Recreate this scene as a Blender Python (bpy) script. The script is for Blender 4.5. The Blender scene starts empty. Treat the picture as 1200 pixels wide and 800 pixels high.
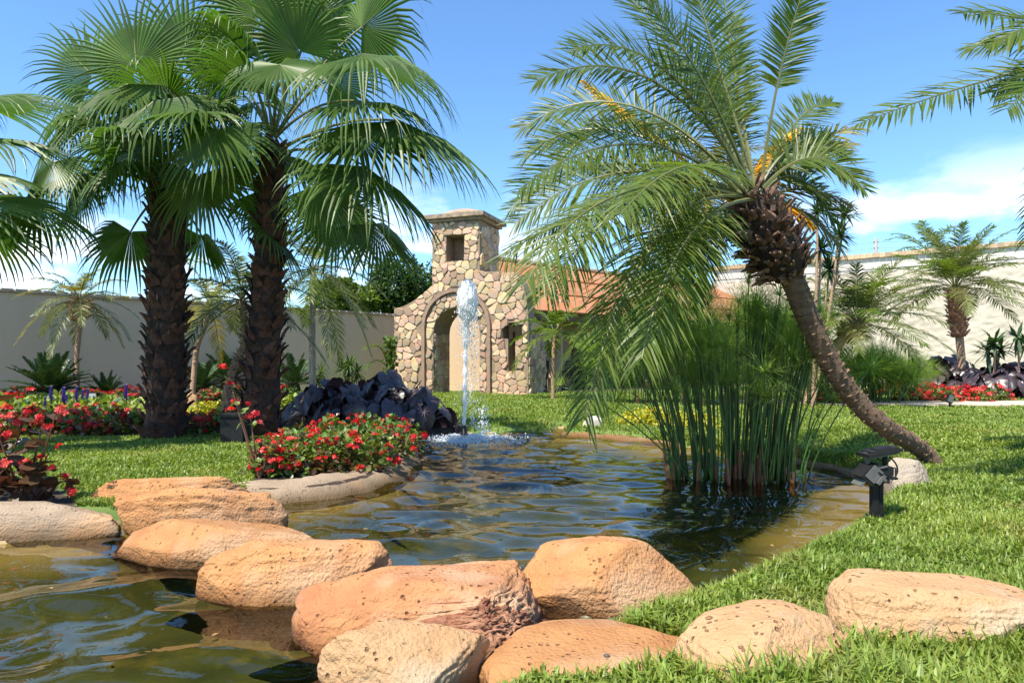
import bpy, bmesh, math, random
import numpy as np
from mathutils import Vector, Matrix, noise
from mathutils.geometry import tessellate_polygon
S = bpy.context.scene
COL = S.collection
rnd = random.Random(7)
R = math.radians
# ------------------------------------------------------------------ camera
EYE, FP, HZ = 1.2, 800.0, 425.0
cam = bpy.data.objects.new('camera', bpy.data.cameras.new('camera'))
COL.objects.link(cam)
cam.location = (0, 0, EYE); cam.rotation_euler = (R(90), 0, 0)
cam.data.sensor_width = 36; cam.data.lens = 24; cam.data.shift_y = 25 / 1200
cam.data.clip_start = .05; cam.data.clip_end = 4000
S.camera = cam
S.view_settings.view_transform = 'Standard'; S.view_settings.look = 'None'
S.view_settings.exposure = 1.0; S.view_settings.gamma = 1
# ------------------------------------------------------------------ sun and sky
TO_SUN = Vector((-.37, -.44, 1.0)).normalized()
EL = math.asin(TO_SUN.z); AZ = math.atan2(TO_SUN.x, TO_SUN.y)
sun = bpy.data.objects.new('sun', bpy.data.lights.new('sun', 'SUN')); COL.objects.link(sun)
sun.data.energy = 4.8; sun.data.angle = R(.5); sun.data.color = (1, .93, .80)
sun.rotation_euler = TO_SUN.to_track_quat('Z', 'Y').to_euler()
sun.location = (-10, -6, 20)
W = bpy.data.worlds.new('World'); S.world = W; W.use_nodes = True
wn, wl = W.node_tree.nodes, W.node_tree.links
wn.clear()
sky = wn.new('ShaderNodeTexSky'); sky.sky_type = 'NISHITA'; sky.sun_disc = False
sky.sun_elevation = EL; sky.sun_rotation = AZ; sky.air_density = 1.0; sky.dust_density = .1; sky.ozone_density = 2.2
tc = wn.new('ShaderNodeTexCoord'); mp = wn.new('ShaderNodeMapping'); mp.inputs['Scale'].default_value = (1.6, 1.6, 4.2)
mp.inputs['Location'].default_value = (3.35, 0.4, 0.0)
wl.new(tc.outputs['Generated'], mp.inputs['Vector'])
nz = wn.new('ShaderNodeTexNoise'); nz.inputs['Scale'].default_value = 2.1; nz.inputs['Detail'].default_value = 8; nz.inputs['Roughness'].default_value = .55
wl.new(mp.outputs['Vector'], nz.inputs['Vector'])
cr = wn.new('ShaderNodeValToRGB'); cr.color_ramp.elements[0].position = .51; cr.color_ramp.elements[1].position = .60
wl.new(nz.outputs['Fac'], cr.inputs['Fac'])
sp = wn.new('ShaderNodeSeparateXYZ'); wl.new(tc.outputs['Generated'], sp.inputs[0])
er = wn.new('ShaderNodeValToRGB')        # clouds stay low over the horizon, all the way round
e = er.color_ramp.elements; e[0].position = .0; e[0].color = (.8, .8, .8, 1); e[1].position = .27; e[1].color = (0, 0, 0, 1)
k = e.new(.12); k.color = (1, 1, 1, 1)
wl.new(sp.outputs['Z'], er.inputs['Fac'])
mu = wn.new('ShaderNodeMath'); mu.operation = 'MULTIPLY'
wl.new(cr.outputs['Color'], mu.inputs[0]); wl.new(er.outputs['Color'], mu.inputs[1])
mx = wn.new('ShaderNodeMix'); mx.data_type = 'RGBA'; mx.inputs['B'].default_value = (8.6, 9.0, 9.6, 1)
wl.new(mu.outputs[0], mx.inputs['Factor']); 
tint = wn.new('ShaderNodeMix'); tint.data_type = 'RGBA'; tint.blend_type = 'MULTIPLY'; tint.inputs['Factor'].default_value = 1
tint.inputs['B'].default_value = (.76, 1.02, 1.22, 1)
wl.new(sky.outputs['Color'], tint.inputs['A']); wl.new(tint.outputs['Result'], mx.inputs['A'])
bg = wn.new('ShaderNodeBackground'); bg.inputs['Strength'].default_value = .112
wo = wn.new('ShaderNodeOutputWorld')
wl.new(mx.outputs['Result'], bg.inputs['Color']); wl.new(bg.outputs[0], wo.inputs['Surface'])

# ------------------------------------------------------------------ helpers
def P(px, py, Y): return Vector(((px - 600) / FP * Y, Y, EYE - (py - HZ) / FP * Y))
def G(px, py, z=0.0):
    Y = (EYE - z) * FP / (py - HZ); return Vector(((px - 600) / FP * Y, Y, z))

def mat(name, c1, c2=None, rough=.6, scale=4.0, detail=5, bump=0.0, bscale=None, trans=0.0, tcol=None, spec=.5,
        island=0.0, objrand=0.0, hue=0.0, coords='Object', dist=.02, pits=0.0, stretch=None, c3=None, c3scale=1.0, c3lim=(.5, .65)):
    """procedural surface: two tones mixed by noise, optional per-piece variation, bump and leaf translucency"""
    m = bpy.data.materials.new(name); m.use_nodes = True
    n, l = m.node_tree.nodes, m.node_tree.links
    b = n['Principled BSDF']; b.inputs['Roughness'].default_value = rough; b.inputs['Specular IOR Level'].default_value = spec
    t = n.new('ShaderNodeTexCoord'); vec = t.outputs[coords]
    if stretch:
        mpn = n.new('ShaderNodeMapping'); mpn.inputs['Scale'].default_value = stretch
        l.new(vec, mpn.inputs['Vector']); vec = mpn.outputs['Vector']
    c2 = c2 or tuple(x * .6 for x in c1)
    nn = n.new('ShaderNodeTexNoise'); nn.inputs['Scale'].default_value = scale; nn.inputs['Detail'].default_value = detail
    l.new(vec, nn.inputs['Vector'])
    rp = n.new('ShaderNodeValToRGB'); rp.color_ramp.elements[0].position = .33; rp.color_ramp.elements[1].position = .67
    rp.color_ramp.elements[0].color = (*c1, 1); rp.color_ramp.elements[1].color = (*c2, 1)
    l.new(nn.outputs['Fac'], rp.inputs['Fac']); col = rp.outputs['Color']
    if c3:
        n3 = n.new('ShaderNodeTexNoise'); n3.inputs['Scale'].default_value = c3scale; n3.inputs['Detail'].default_value = 6
        l.new(vec, n3.inputs['Vector'])
        r3 = n.new('ShaderNodeValToRGB'); r3.color_ramp.elements[0].position = c3lim[0]; r3.color_ramp.elements[1].position = c3lim[1]
        l.new(n3.outputs['Fac'], r3.inputs['Fac'])
        m3 = n.new('ShaderNodeMix'); m3.data_type = 'RGBA'; m3.inputs['B'].default_value = (*c3, 1)
        l.new(r3.outputs['Color'], m3.inputs['Factor']); l.new(col, m3.inputs['A']); col = m3.outputs['Result']
    height = nn.outputs['Fac']
    if pits:
        vo = n.new('ShaderNodeTexVoronoi'); vo.inputs['Scale'].default_value = 26; vo.inputs['Randomness'].default_value = 1
        l.new(vec, vo.inputs['Vector'])
        vn = n.new('ShaderNodeTexNoise'); vn.inputs['Scale'].default_value = 5; vn.inputs['Detail'].default_value = 6; vn.inputs['Roughness'].default_value = .75; l.new(vec, vn.inputs['Vector'])
        va = n.new('ShaderNodeMath'); va.operation = 'MULTIPLY_ADD'; va.inputs[1].default_value = 1.5; l.new(vn.outputs['Fac'], va.inputs[0]); l.new(vo.outputs['Distance'], va.inputs[2])
        pr = n.new('ShaderNodeValToRGB'); pr.color_ramp.elements[0].position = .76; pr.color_ramp.elements[1].position = .90
        l.new(va.outputs[0], pr.inputs['Fac'])
        pm = n.new('ShaderNodeMix'); pm.data_type = 'RGBA'; pm.blend_type = 'MULTIPLY'
        inv = n.new('ShaderNodeMath'); inv.operation = 'SUBTRACT'; inv.inputs[0].default_value = 1; l.new(pr.outputs['Color'], inv.inputs[1])
        am = n.new('ShaderNodeMath'); am.operation = 'MULTIPLY'; am.inputs[1].default_value = pits; l.new(inv.outputs[0], am.inputs[0])
        l.new(am.outputs[0], pm.inputs['Factor']); l.new(col, pm.inputs['A']); pm.inputs['B'].default_value = (.42, .30, .23, 1); col = pm.outputs['Result']
        ad = n.new('ShaderNodeMath'); ad.operation = 'MULTIPLY_ADD'; ad.inputs[1].default_value = 1.2
        l.new(pr.outputs['Color'], ad.inputs[0]); l.new(nn.outputs['Fac'], ad.inputs[2]); height = ad.outputs[0]
    if island or objrand or hue:
        hs = n.new('ShaderNodeHueSaturation'); hs.inputs['Fac'].default_value = 1
        src = n.new('ShaderNodeNewGeometry').outputs['Random Per Island'] if island else n.new('ShaderNodeObjectInfo').outputs['Random']
        a = island or objrand
        mr = n.new('ShaderNodeMapRange'); mr.inputs['To Min'].default_value = 1 - a; mr.inputs['To Max'].default_value = 1 + a
        l.new(src, mr.inputs['Value']); l.new(mr.outputs[0], hs.inputs['Value'])
        if hue:
            ml = n.new('ShaderNodeMath'); ml.operation = 'MULTIPLY'; ml.inputs[1].default_value = 7.13; l.new(src, ml.inputs[0])
            fr = n.new('ShaderNodeMath'); fr.operation = 'FRACT'; l.new(ml.outputs[0], fr.inputs[0])
            mh = n.new('ShaderNodeMapRange'); mh.inputs['To Min'].default_value = .5 - hue; mh.inputs['To Max'].default_value = .5 + hue
            l.new(fr.outputs[0], mh.inputs['Value']); l.new(mh.outputs[0], hs.inputs['Hue'])
        l.new(col, hs.inputs['Color']); col = hs.outputs['Color']
    l.new(col, b.inputs['Base Color'])
    if bump:
        if bscale:
            n2 = n.new('ShaderNodeTexNoise'); n2.inputs['Scale'].default_value = bscale; n2.inputs['Detail'].default_value = 6
            l.new(vec, n2.inputs['Vector'])
            a2 = n.new('ShaderNodeMath'); a2.operation = 'ADD'; l.new(n2.outputs['Fac'], a2.inputs[0]); l.new(height, a2.inputs[1]); height = a2.outputs[0]
        bp = n.new('ShaderNodeBump'); bp.inputs['Strength'].default_value = bump; bp.inputs['Distance'].default_value = dist
        l.new(height, bp.inputs['Height']); l.new(bp.outputs[0], b.inputs['Normal'])
    if trans:
        tr = n.new('ShaderNodeBsdfTranslucent')
        tm = n.new('ShaderNodeMix'); tm.data_type = 'RGBA'; tm.blend_type = 'MULTIPLY'; tm.inputs['Factor'].default_value = 1
        tm.inputs['B'].default_value = (*(tcol or (1.5, 1.5, .6)), 1)
        l.new(col, tm.inputs['A']); l.new(tm.outputs['Result'], tr.inputs['Color'])
        ms = n.new('ShaderNodeMixShader'); ms.inputs['Fac'].default_value = trans
        o = n['Material Output']; l.new(b.outputs[0], ms.inputs[1]); l.new(tr.outputs[0], ms.inputs[2]); l.new(ms.outputs[0], o.inputs['Surface'])
    return m

def tag(o, label=None, cat=None, group=None, kind=None):
    if label: o['label'] = label
    if cat: o['category'] = cat
    if group: o['group'] = group
    if kind: o['kind'] = kind
    return o

def empty(name, loc, label=None, cat=None, group=None, rz=0):
    o = bpy.data.objects.new(name, None); COL.objects.link(o); o.location = loc; o.rotation_euler = (0, 0, rz)
    o.empty_display_size = .1
    return tag(o, label, cat, group)

def copy_tree(o, parent=None):
    c = o.copy(); COL.objects.link(c)
    if parent: c.parent = parent
    for ch in list(o.children): copy_tree(ch, c)
    return c

class MB:
    def __init__(s): s.v, s.f, s.m = [], [], []
    def add(s, vs, fs, mi=0):
        b = len(s.v); s.v.extend([tuple(v) for v in vs])
        for f in fs: s.f.append(tuple(i + b for i in f)); s.m.append(mi)
    def mesh(s, name, mats, origin=(0, 0, 0), smooth=False):
        me = bpy.data.meshes.new(name)
        o = origin
        me.from_pydata([(v[0] - o[0], v[1] - o[1], v[2] - o[2]) for v in s.v], [], s.f)
        for m in (mats if isinstance(mats, (list, tuple)) else [mats]): me.materials.append(m)
        me.polygons.foreach_set('material_index', s.m)
        if smooth: me.polygons.foreach_set('use_smooth', [True] * len(s.f))
        me.update(); return me
    def build(s, name, mats, parent=None, smooth=False, world=True):
        """verts given in world space are moved into the parent's space (roots are unrotated when built)"""
        org = (0, 0, 0)
        if parent is not None and world:
            org = Vector(parent.location)
            if parent.parent: org = org + parent.parent.location
        return link(name, s.mesh(name, mats, org, smooth), parent)
    # shapes
    def box(s, c, size, mi=0, rot=None):
        x, y, z = (q / 2 for q in size); c = Vector(c)
        vs = [Vector(q) for q in ((-x, -y, -z), (x, -y, -z), (x, y, -z), (-x, y, -z), (-x, -y, z), (x, -y, z), (x, y, z), (-x, y, z))]
        if rot is not None: vs = [rot @ v for v in vs]
        s.add([v + c for v in vs], [(0, 3, 2, 1), (4, 5, 6, 7), (0, 1, 5, 4), (1, 2, 6, 5), (2, 3, 7, 6), (3, 0, 4, 7)], mi)
    def tube(s, pts, rad, n=6, mi=0, cap=True):
        pts = [Vector(p) for p in pts]
        if not hasattr(rad, '__len__'): rad = [rad] * len(pts)
        b = len(s.v); side = None
        for i, p in enumerate(pts):
            t = (pts[min(i + 1, len(pts) - 1)] - pts[max(i - 1, 0)])
            t = t.normalized() if t.length > 1e-9 else Vector((0, 0, 1))
            if side is None: side = t.cross(Vector((.31, .17, .93)) if abs(t.z) < .9 else Vector((1, 0, 0))).normalized()
            else: side = (side - t * side.dot(t)).normalized()
            up = t.cross(side)
            for k in range(n):
                a = 2 * math.pi * k / n; s.v.append(tuple(p + (side * math.cos(a) + up * math.sin(a)) * rad[i]))
        for i in range(len(pts) - 1):
            for k in range(n):
                k2 = (k + 1) % n
                s.f.append((b + i * n + k, b + i * n + k2, b + (i + 1) * n + k2, b + (i + 1) * n + k)); s.m.append(mi)
        if cap:
            s.f.append(tuple(b + k for k in reversed(range(n)))); s.m.append(mi)
            e0 = b + (len(pts) - 1) * n; s.f.append(tuple(e0 + k for k in range(n))); s.m.append(mi)
    def lathe(s, c, prof, n=16, mi=0):
        c = Vector(c); b = len(s.v)
        for r, z in prof:
            for k in range(n):
                a = 2 * math.pi * k / n; s.v.append((c.x + r * math.cos(a), c.y + r * math.sin(a), c.z + z))
        for i in range(len(prof) - 1):
            for k in range(n):
                k2 = (k + 1) % n; s.f.append((b + i * n + k, b + i * n + k2, b + (i + 1) * n + k2, b + (i + 1) * n + k)); s.m.append(mi)

def link(name, me, parent=None):
    o = bpy.data.objects.new(name, me); COL.objects.link(o)
    if parent is not None: o.parent = parent
    return o

def np_mesh(name, V, T, mats, smooth=False, mi=None):
    """fast triangle mesh from numpy arrays"""
    me = bpy.data.meshes.new(name); V = np.asarray(V, np.float32); T = np.asarray(T, np.int32)
    k = T.shape[1]
    me.vertices.add(len(V)); me.vertices.foreach_set('co', V.ravel())
    me.loops.add(T.size); me.loops.foreach_set('vertex_index', T.ravel())
    me.polygons.add(len(T)); me.polygons.foreach_set('loop_start', np.arange(0, T.size, k, dtype=np.int32))
    for m in (mats if isinstance(mats, (list, tuple)) else [mats]): me.materials.append(m)
    if mi is not None: me.polygons.foreach_set('material_index', np.asarray(mi, np.int32))
    me.polygons.foreach_set('use_smooth', np.full(len(T), smooth))
    me.update(calc_edges=True); me.validate(); return me

def bez(p0, p1, p2, n):
    out = []
    for i in range(n + 1):
        t = i / n; out.append(p0 * (1 - t) ** 2 + p1 * (2 * t * (1 - t)) + p2 * t * t)
    return out
def polyline(pts, n):
    """Catmull-Rom through the points"""
    out = []; m = len(pts)
    for i in range(m - 1):
        a, b, c, d = pts[max(i - 1, 0)], pts[i], pts[i + 1], pts[min(i + 2, m - 1)]
        for k in range(n):
            t = k / n
            out.append(.5 * ((2 * b) + (c - a) * t + (2 * a - 5 * b + 4 * c - d) * t * t + (3 * b - a - 3 * c + d) * t ** 3))
    out.append(pts[-1].copy()); return out
def sm(a, b, x):
    t = np.clip((x - a) / (b - a), 0, 1); return t * t * (3 - 2 * t)
UP = Vector((0, 0, 1))
ORD = 'first second third fourth fifth sixth seventh eighth ninth tenth eleventh twelfth thirteenth fourteenth fifteenth sixteenth'.split()

# ------------------------------------------------------------------ ground, pond
def W2(x, y): return Vector((x, y, 0))
BANK = [W2(-6.6, 4.4), G(-150, 642), G(0, 633), G(80, 628), G(140, 612), G(205, 602), G(285, 590), G(340, 588), G(400, 580), G(450, 567), G(478, 552),
        G(488, 538), G(484, 526), G(492, 517), G(515, 511), G(550, 507), G(600, 507.5), G(640, 506.5), G(650, 501), G(668, 501), G(660, 508), G(700, 511), G(760, 517), G(820, 525),
        G(900, 535), G(960, 546), G(1005, 556), G(1036, 568), G(1046, 580), G(1030, 598), G(1005, 622), G(960, 648), G(900, 680), G(840, 705),
        G(800, 724), G(740, 742), G(690, 770), G(640, 790), W2(.05, 2.5), W2(-.3, 2.2), W2(-1.2, 1.7), W2(-3, 1.3), W2(-6.6, 1.6)]
poly = [(p.x, p.y) for p in polyline([v.copy() for v in BANK], 4)]
POND = np.array(poly)
def inside(poly, X, Y):
    c = np.zeros(X.shape, bool); n = len(poly)
    for i in range(n):
        x1, y1 = poly[i]; x2, y2 = poly[(i + 1) % n]
        if y1 == y2: continue
        c ^= ((y1 > Y) != (y2 > Y)) & (X < (x2 - x1) * (Y - y1) / (y2 - y1) + x1)
    return c
def sdf(poly, X, Y):
    d = np.full(X.shape, 1e9); n = len(poly)
    for i in range(n):
        x1, y1 = poly[i]; x2, y2 = poly[(i + 1) % n]
        dx, dy = x2 - x1, y2 - y1; L = dx * dx + dy * dy + 1e-12
        t = np.clip(((X - x1) * dx + (Y - y1) * dy) / L, 0, 1)
        d = np.minimum(d, (X - x1 - t * dx) ** 2 + (Y - y1 - t * dy) ** 2)
    d = np.sqrt(d); return np.where(inside(poly, X, Y), -d, d)
def ground_z(X, Y, d=None):
    X = np.asarray(X, float); Y = np.asarray(Y, float)
    if d is None: d = sdf(POND, X, Y)
    out = .015 + .085 * sm(0, .14, d) + .09 * sm(.2, 3.0, d) + .10 * sm(2.0, 6, X) * sm(.3, 2.5, d) * (1 - sm(9, 15, Y))
    shallow = sm(.6, 2.2, X)                                   # a shelving sandy beach on the right, a drop on the left
    ins = -.05 - (.45 * (1 - shallow) * sm(0, .7, -d) + .55 * shallow * sm(.1, 2.2, -d))
    return np.where(d > 0, out, ins) + .012 * np.sin(X * 3.1 + Y) * np.sin(Y * 2.3 - X * .7) * sm(.1, .5, np.abs(d))
def gz(x, y): return float(ground_z(np.array([x]), np.array([y]))[0])
def on(px, py, it=6):
    """where the sight line through a pixel meets the ground"""
    z = .15
    for _ in range(it):
        q = G(px, py, z); z = gz(q.x, q.y)
    return G(px, py, z)
gx = np.concatenate([-7 - np.cumsum(.07 * 1.16 ** np.arange(62))[::-1], np.arange(-7, 7.5, .065), 7.5 + np.cumsum(.07 * 1.16 ** np.arange(62))])
gy = np.concatenate([.6 - np.cumsum(.07 * 1.2 ** np.arange(40))[::-1], np.arange(.6, 13.5, .065), 13.5 + np.cumsum(.07 * 1.16 ** np.arange(60))])
GX, GY = np.meshgrid(gx, gy); GD = sdf(POND, GX, GY); GZ = ground_z(GX, GY, GD)
def px_poly(pts, z=.15): return [(q.x, q.y) for q in polyline([G(x, y, z) for x, y in pts], 3)]
BED_ISLAND = px_poly([(285, 588), (285, 575), (300, 560), (318, 535), (345, 518), (350, 497), (380, 488), (450, 492), (540, 499), (556, 505), (500, 512), (478, 520), (486, 545), (452, 570), (400, 582), (340, 590), (285, 588)], .1)
BED_BACK = px_poly([(-260, 520), (-20, 515), (80, 513), (160, 512), (250, 508), (300, 507), (345, 500), (372, 490), (372, 462), (150, 462), (-260, 468), (-260, 520)], .2)
BED_CORNER = px_poly([(-60, 625), (-60, 590), (0, 578), (60, 572), (82, 580), (92, 598), (60, 612), (0, 618), (-60, 625)], .12)
BED_RIGHT = px_poly([(1058, 471.5), (1062, 467), (1080, 463), (1150, 461), (1175, 464), (1172, 469), (1120, 471.5), (1058, 471.5)], .25)
BEDS = [BED_ISLAND, BED_BACK, BED_CORNER, BED_RIGHT]
PATH = [(9.3, 15.4), (14, 15.2), (20, 15.8), (40, 20), (40, 25), (24, 21), (18.5, 19.2), (15, 17.5), (11, 17.1), (7.0, 17.3), (5.2, 17.8), (5.0, 16.6), (7, 15.9)]
idx = np.arange(GX.size).reshape(GX.shape)
quads = np.stack([idx[:-1, :-1], idx[:-1, 1:], idx[1:, 1:], idx[1:, :-1]], -1).reshape(-1, 4)
cx = GX.ravel()[quads].mean(1); cy = GY.ravel()[quads].mean(1); cd = GD.ravel()[quads].mean(1)
is_bed = np.zeros(len(cx), bool)
for b_ in BEDS: is_bed |= inside(b_, cx, cy)
VV = np.stack([GX.ravel(), GY.ravel(), GZ.ravel()], 1)
def sub(name, sel, m):
    q = quads[sel]; u, inv = np.unique(q, return_inverse=True)
    o = link(name, np_mesh(name, VV[u], inv.reshape(-1, 4), m, True)); return tag(o, kind='structure')
M_LAWN = mat('lawn_soil', (.085, .15, .025), (.12, .17, .035), rough=.9, scale=1.3, bump=.5, bscale=60)
M_SOIL = mat('bed_soil', (.05, .032, .02), (.022, .014, .009), rough=.95, scale=9, bump=.8, bscale=50)
def pond_bed_mat():
    m = mat('pond_bed_silt', (.055, .06, .018), (.022, .032, .009), rough=.9, scale=2.2, bump=.4, bscale=25, coords='Object', c3=(.10, .085, .02), c3scale=5, c3lim=(.52, .7))
    n, l = m.node_tree.nodes, m.node_tree.links
    b = n['Principled BSDF']; src = b.inputs['Base Color'].links[0].from_socket
    ge = n.new('ShaderNodeNewGeometry'); se = n.new('ShaderNodeSeparateXYZ'); l.new(ge.outputs['Position'], se.inputs[0])
    mr = n.new('ShaderNodeMapRange'); mr.inputs['From Min'].default_value = -.22; mr.inputs['From Max'].default_value = -.03
    l.new(se.outputs['Z'], mr.inputs['Value'])
    mxn = n.new('ShaderNodeMix'); mxn.data_type = 'RGBA'; mxn.inputs['B'].default_value = (.31, .22, .11, 1)
    l.new(mr.outputs[0], mxn.inputs['Factor']); l.new(src, mxn.inputs['A']); l.new(mxn.outputs['Result'], b.inputs['Base Color'])
    return m
sub('lawn', (cd > 0) & ~is_bed, M_LAWN)
sub('flower_bed_soil', (cd > 0) & is_bed, M_SOIL)
sub('pond_bed', cd <= 0, pond_bed_mat())
# path: a slab 3 cm proud of the lawn
mb = MB(); pz = .24
pp = [Vector((x, y, gz(x, y) + .06)) for x, y in PATH]
tri = tessellate_polygon([pp]); mb.add(pp, tri)
n_ = len(pp); mb.add(pp + [p - Vector((0, 0, .12)) for p in pp], [(i, (i + 1) % n_, (i + 1) % n_ + n_, i + n_) for i in range(n_)])
tag(mb.build('garden_path', mat('path_concrete', (.52, .42, .33), (.42, .34, .28), rough=.85, scale=2, bump=.2, bscale=60)), kind='structure')

# water: a rippled sheet, rings from the fountain and wind ripples as real relief
FOUNT = G(544, 516, 0)
wx = np.arange(-7.2, 4.2, .045); wy = np.concatenate([np.arange(1.0, 8, .045), np.arange(8, 13, .06)])
WX, WY = np.meshgrid(wx, wy)
dist = np.hypot(WX - FOUNT.x, WY - FOUNT.y)
WZ = .006 * np.exp(-dist / 5.5) * np.sin(dist * 2 * math.pi / .42 + .8 * np.sin(WX * 1.3) + .5 * np.sin(WY * 2.1))
rg = np.random.RandomState(3)
for i in range(46):
    lam = .20 * (1.15 / .20) ** (i / 45.0); ang = rg.normal(1.57, .55); ph = rg.rand() * 6.28
    kx, ky = math.cos(ang) * 6.283 / lam, math.sin(ang) * 6.283 / lam
    WZ += .0250 * lam / 6.283 * np.sin(kx * WX + ky * WY + ph + 1.2 * np.sin(.9 * WX + .5 * WY + i) + .9 * np.sin(1.3 * WY - .6 * WX + 2 * i))
wi = np.arange(WX.size).reshape(WX.shape)
wq = np.stack([wi[:-1, :-1], wi[:-1, 1:], wi[1:, 1:], wi[1:, :-1]], -1).reshape(-1, 4)
WD = sdf(POND, WX, WY).ravel()
wq = wq[(WD[wq].min(1) < .06)]
u, inv = np.unique(wq, return_inverse=True)
wv = np.stack([WX.ravel(), WY.ravel(), WZ.ravel()], 1)[u]
m = bpy.data.materials.new('pond_water'); m.use_nodes = True; n, l = m.node_tree.nodes, m.node_tree.links; n.clear()
out = n.new('ShaderNodeOutputMaterial'); gl = n.new('ShaderNodeBsdfGlossy'); gl.inputs['Roughness'].default_value = .0
tr = n.new('ShaderNodeBsdfTransparent'); tr.inputs['Color'].default_value = (.74, .73, .50, 1)
fz = n.new('ShaderNodeFresnel'); fz.inputs['IOR'].default_value = 1.45; ms = n.new('ShaderNodeMixShader')
tcn = n.new('ShaderNodeTexCoord'); t1 = n.new('ShaderNodeTexNoise'); t1.inputs['Scale'].default_value = 5; t1.inputs['Detail'].default_value = 2; t1.inputs['Distortion'].default_value = .8
l.new(tcn.outputs['Object'], t1.inputs['Vector']); bp = n.new('ShaderNodeBump'); bp.inputs['Strength'].default_value = .16; bp.inputs['Distance'].default_value = .02
l.new(t1.outputs['Fac'], bp.inputs['Height']); l.new(bp.outputs[0], gl.inputs['Normal']); l.new(bp.outputs[0], fz.inputs['Normal'])
l.new(fz.outputs[0], ms.inputs['Fac']); l.new(tr.outputs[0], ms.inputs[1]); l.new(gl.outputs[0], ms.inputs[2]); l.new(ms.outputs[0], out.inputs['Surface'])
tag(link('pond_water', np_mesh('pond_water', wv, inv.reshape(-1, 4), m, True)), kind='structure')
# ------------------------------------------------------------------ stone building
def prism(mb, outer, holes, T, depth, mi=0, mi_side=None):
    """outline with holes extruded along the local depth axis; T(u, z, b) maps to world"""
    loops = [outer] + holes; flat = [p for lp in loops for p in lp]
    tri = tessellate_polygon([[Vector((u, z, 0)) for u, z in lp] for lp in loops])
    fr = [T(u, z, 0) for u, z in flat]; bk = [T(u, z, depth) for u, z in flat]; n = len(flat)
    mb.add(fr + bk, [tuple(t) for t in tri] + [tuple(i + n for i in reversed(t)) for t in tri], mi)
    o = 0
    for lp in loops:
        k = len(lp)
        mb.add([fr[o + i] for i in range(k)] + [bk[o + i] for i in range(k)], [(i, (i + 1) % k, k + (i + 1) % k, k + i) for i in range(k)], mi if mi_side is None else mi_side)
        o += k
def pip(poly, x, y):
    c = False; n = len(poly)
    for i in range(n):
        x1, y1 = poly[i]; x2, y2 = poly[(i + 1) % n]
        if (y1 > y) != (y2 > y) and x < (x2 - x1) * (y - y1) / (y2 - y1) + x1: c = not c
    return c
def voronoi(region, bbox, size, seed):
    """jittered Voronoi cells clipped to the region test, as lists of 2D polygons"""
    r = random.Random(seed); x0, z0, x1, z1 = bbox; pts = []
    row = 0; z = z0 - size
    while z < z1 + size:
        x = x0 - size + (row % 2) * size * .5
        while x < x1 + size:
            if r.random() > .2: pts.append((x + r.uniform(-.42, .42) * size, z + r.uniform(-.40, .40) * size))
            x += size * r.uniform(.85, 1.3)
        z += size * .86; row += 1
    cells = []
    for i, (px, pz) in enumerate(pts):
        if not region(px, pz): continue
        c = [(px - size * 1.5, pz - size * 1.5), (px + size * 1.5, pz - size * 1.5), (px + size * 1.5, pz + size * 1.5), (px - size * 1.5, pz + size * 1.5)]
        for j, (qx, qz) in enumerate(pts):
            if j == i or abs(qx - px) > 3 * size or abs(qz - pz) > 3 * size: continue
            mx_, mz_, nx, nz_ = (px + qx) / 2, (pz + qz) / 2, qx - px, qz - pz
            o = []
            for k in range(len(c)):
                a, b = c[k], c[(k + 1) % len(c)]
                da = (a[0] - mx_) * nx + (a[1] - mz_) * nz_; db = (b[0] - mx_) * nx + (b[1] - mz_) * nz_
                if da <= 0: o.append(a)
                if da * db < 0: t = da / (da - db); o.append((a[0] + (b[0] - a[0]) * t, a[1] + (b[1] - a[1]) * t))
            c = o
            if not c: break
        d = []
        for (x, zz) in c:                                  # pull corners that fall outside back towards the seed
            t = 1.0
            while t > .15 and not region(px + (x - px) * t, pz + (zz - pz) * t): t -= .06
            q = (px + (x - px) * t, pz + (zz - pz) * t)
            if not d or math.hypot(q[0] - d[-1][0], q[1] - d[-1][1]) > .012: d.append(q)
        if len(d) > 3: cells.append(d)
    return cells
M_STONE = mat('field_stone', (.52, .355, .205), (.45, .26, .125), rough=.85, scale=5, bump=.5, bscale=26, objrand=.38, hue=.025, c3=(.47, .36, .26), c3scale=1.1, c3lim=(.45, .6), dist=.03)
M_STONE_I = mat('field_stone_courses', (.56, .385, .225), (.50, .29, .14), rough=.85, scale=5, bump=.5, bscale=26, island=.3, hue=.022, c3=(.52, .40, .29), c3scale=1.1, c3lim=(.45, .6), dist=.03)
M_MORTAR = mat('wall_mortar', (.31, .23, .155), (.23, .165, .11), rough=.95, scale=8, bump=.5, bscale=40)
M_TRIM = mat('brick_trim', (.33, .22, .15), (.26, .17, .12), rough=.85, scale=9, bump=.4, bscale=50)
M_CAP = mat('weathered_cap_stone', (.40, .29, .19), (.2, .155, .115), rough=.9, scale=6, bump=.6, bscale=40)
M_STUCCO = mat('beige_stucco', (.62, .455, .30), (.55, .40, .26), rough=.9, scale=.6, bump=.25, bscale=90, c3=(.46, .34, .23), c3scale=.35, c3lim=(.5, .8), stretch=(1, 1, .35))
M_WOOD = mat('brown_wood', (.16, .08, .045), (.1, .05, .03), rough=.6, scale=6, bump=.2, stretch=(8, 8, 1))
O0 = Vector((.5, 21.0, .12)); ca, sa = math.cos(R(20)), math.sin(R(20))
UA = Vector((-ca, sa, 0)); BA = Vector((sa, ca, 0))
def TF(u, z, b): return O0 + UA * u + BA * b + Vector((0, 0, z - .12))
bld = empty('stone_gateway', O0, 'stone church facade with a square bell tower and arched doorway across the lawn', 'building')
NU = 14
outline = [(0, 0), (0, 2.55)]
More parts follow.
